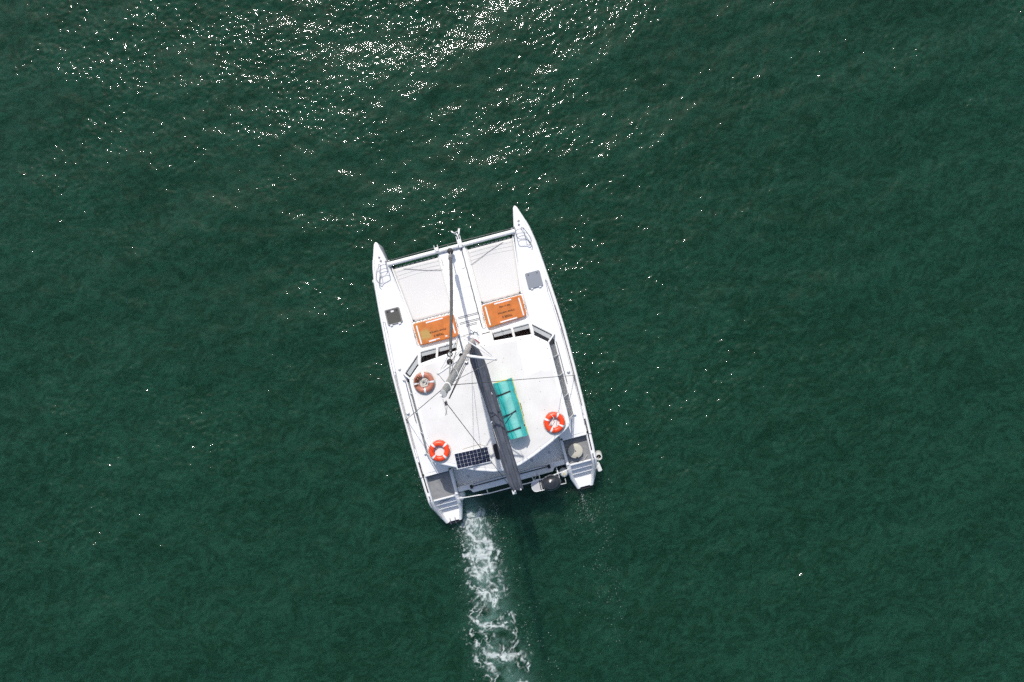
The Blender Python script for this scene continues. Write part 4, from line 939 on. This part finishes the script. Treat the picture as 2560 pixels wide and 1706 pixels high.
# outboard motors under the after beam
for s, lab in ((-1,'pale outboard motor cowl behind the port end of the stern beam'),(1,'pale outboard motor cowl with yellow label beside the starboard stern')):
    q_ = at(1152, 1241, .95) if s < 0 else at(1410, 1183, .95)
    ob = thing('outboard_motor', lab, 'outboard', (q_.x, q_.y, 0), 0, 'outboard motors under the stern')
    P('cowl', MB().lathe([(.02,.50),(.14,.51),(.165,.58),(.168,.78),(.15,.88),(.10,.94),(.0,.955)], 30, (0,0,0), 1.0, 1.12), COWL, ob, angle=60)
    P('cowl_label', MB().prism(rrect(-.05,.05,-.085,.0,.02), .957, .960), BRASS if s > 0 else TAPE, ob)
    P('leg', MB().prism([(-.05,-.10),(.05,-.10),(.05,.12),(-.05,.12)], -.55, .51), COWL, ob, .02)
    P('bracket', MB().box(-.13,.13,.16,.30,.45,.70), BLACK, ob, .02)
    P('propeller', MB().lathe([(.0,-.56),(.05,-.52),(.05,-.42),(0,-.38)], 12, (0,-.14,0)), BLACK, ob)
    if s < 0: P('fuel_fitting', MB().tube([(-.18,.12,.90),(-.22,.05,.95),(-.12,.02,.97)], .018, 6), TAPE, ob)

# round seat in the starboard footwell
q_ = at(1438.5, 1128, 1.28)
st = thing('round_seat', 'round beige padded drum seat in the starboard footwell', 'seat', (q_.x, q_.y, 1.061))
P('drum', MB().lathe([(.25,0),(.25,.17),(.23,.18),(0,.18)], 40), PLAST, st)
P('cushion', MB().lathe([(.255,.165),(.275,.18),(.283,.20),(.275,.222),(.255,.228),(.235,.226),(.228,.231),(.15,.233),(.0,.234)], 48), BEIGE, st, angle=70)
P('button', MB().lathe([(.028,.233),(.026,.243),(0,.246)], 14), GREYIN, st)
P('latch', MB().box(-.04,.04,-.285,-.235,.20,.242), BLACK, st, .01)
P('lanyard', MB().tube([(.20,-.30,.20),(.10,-.42,.03),(.12,-.55,.02),(.28,-.40,.03),(.42,-.25,.10)], .008, 5), ROPE, st)

# fenders
def fender(loc, label, r, h, tilt, hollow=False, flat=1.0):
    t = thing('fender', label, 'fender', loc, 0, 'fenders hanging along the hulls', tilt)
    pr_ = [(.02,0),(r*.75,.01),(r,r*.4),(r,h-r*.4)] + ([(r*.95,h),(r*.72,h),(r*.68,h-.03),(r*.66,h-.12),(0,h-.12)] if hollow else [(r*.75,h-.01),(.03,h),(0,h+.01)])
    P('body', MB().lathe(pr_, 28, (0,0,0), 1.0, flat), FEND, t, angle=45)
    if hollow: P('core', MB().lathe([(r*.60,h-.118),(r*.60,h-.10),(0,h-.10)], 20), BLACK, t)
    else: P('eye', MB().lathe([(.028,h),(.028,h+.04),(0,h+.045)], 10, (0,0,0)), FEND, t)
    P('lanyard', MB().tube([(0,0,h-.02),(-.08 if loc[0] > 0 else .08,.01,h+.22)], .008, 5), ROPE, t)
    return t
q_ = at(1495, 1139, 1.05); fender((q_.x+.06, q_.y, .62), 'short white hollow-topped fender by the starboard stern bulwark', .135, .46, (R(8),R(-6)), True)
q_ = at(1497, 1168, 1.0); t_ = thing('fender', 'flat white cushion fender hanging aft of the hollow one', 'fender', (q_.x-.0, q_.y, .50), R(8), 'fenders hanging along the hulls')
P('body', MB().prism(rrect(-.085,.085,-.19,.19,.05), 0, .48), FEND, t_, .03, seg=3); P('lanyard', MB().tube([(-.02,.0,.47),(-.14,.05,.78)], .008, 5), ROPE, t_)
q_ = at(934, 704, 1.05); fender((q_.x, q_.y, .62), 'small white fender hanging outside the port bow', .085, .42, (0,R(4)))

# anchor on the bow roller
an = thing('anchor', 'galvanised plough anchor stowed on the bow roller', 'anchor', (.36,5.30,1.47))
P('shank', MB().tube([(0,-.35,.02),(0,.05,.03),(-.03,.16,-.05)], .022, 8), ALUW, an)
P('fluke', MB().loft([[(-.02,.10,.0),(-.06,.12,-.02),(-.05,.10,-.05)],[(-.10,.20,-.02),(-.19,.24,-.07),(-.14,.17,-.10)],[(-.17,.31,-.10),(-.22,.32,-.12),(-.20,.28,-.13)]]), ALUW, an)
P('fluke', MB().loft([[(.02,.08,.0),(.06,.10,-.02),(.05,.07,-.05)],[(.05,.22,-.02),(.12,.24,-.06),(.11,.16,-.10)],[(.07,.33,-.10),(.13,.33,-.11),(.11,.30,-.13)]]), ALUW, an)
P('crossbar', MB().tube([(-.12,.20,-.05),(.08,.24,-.05)], .012, 6), ALUW, an)
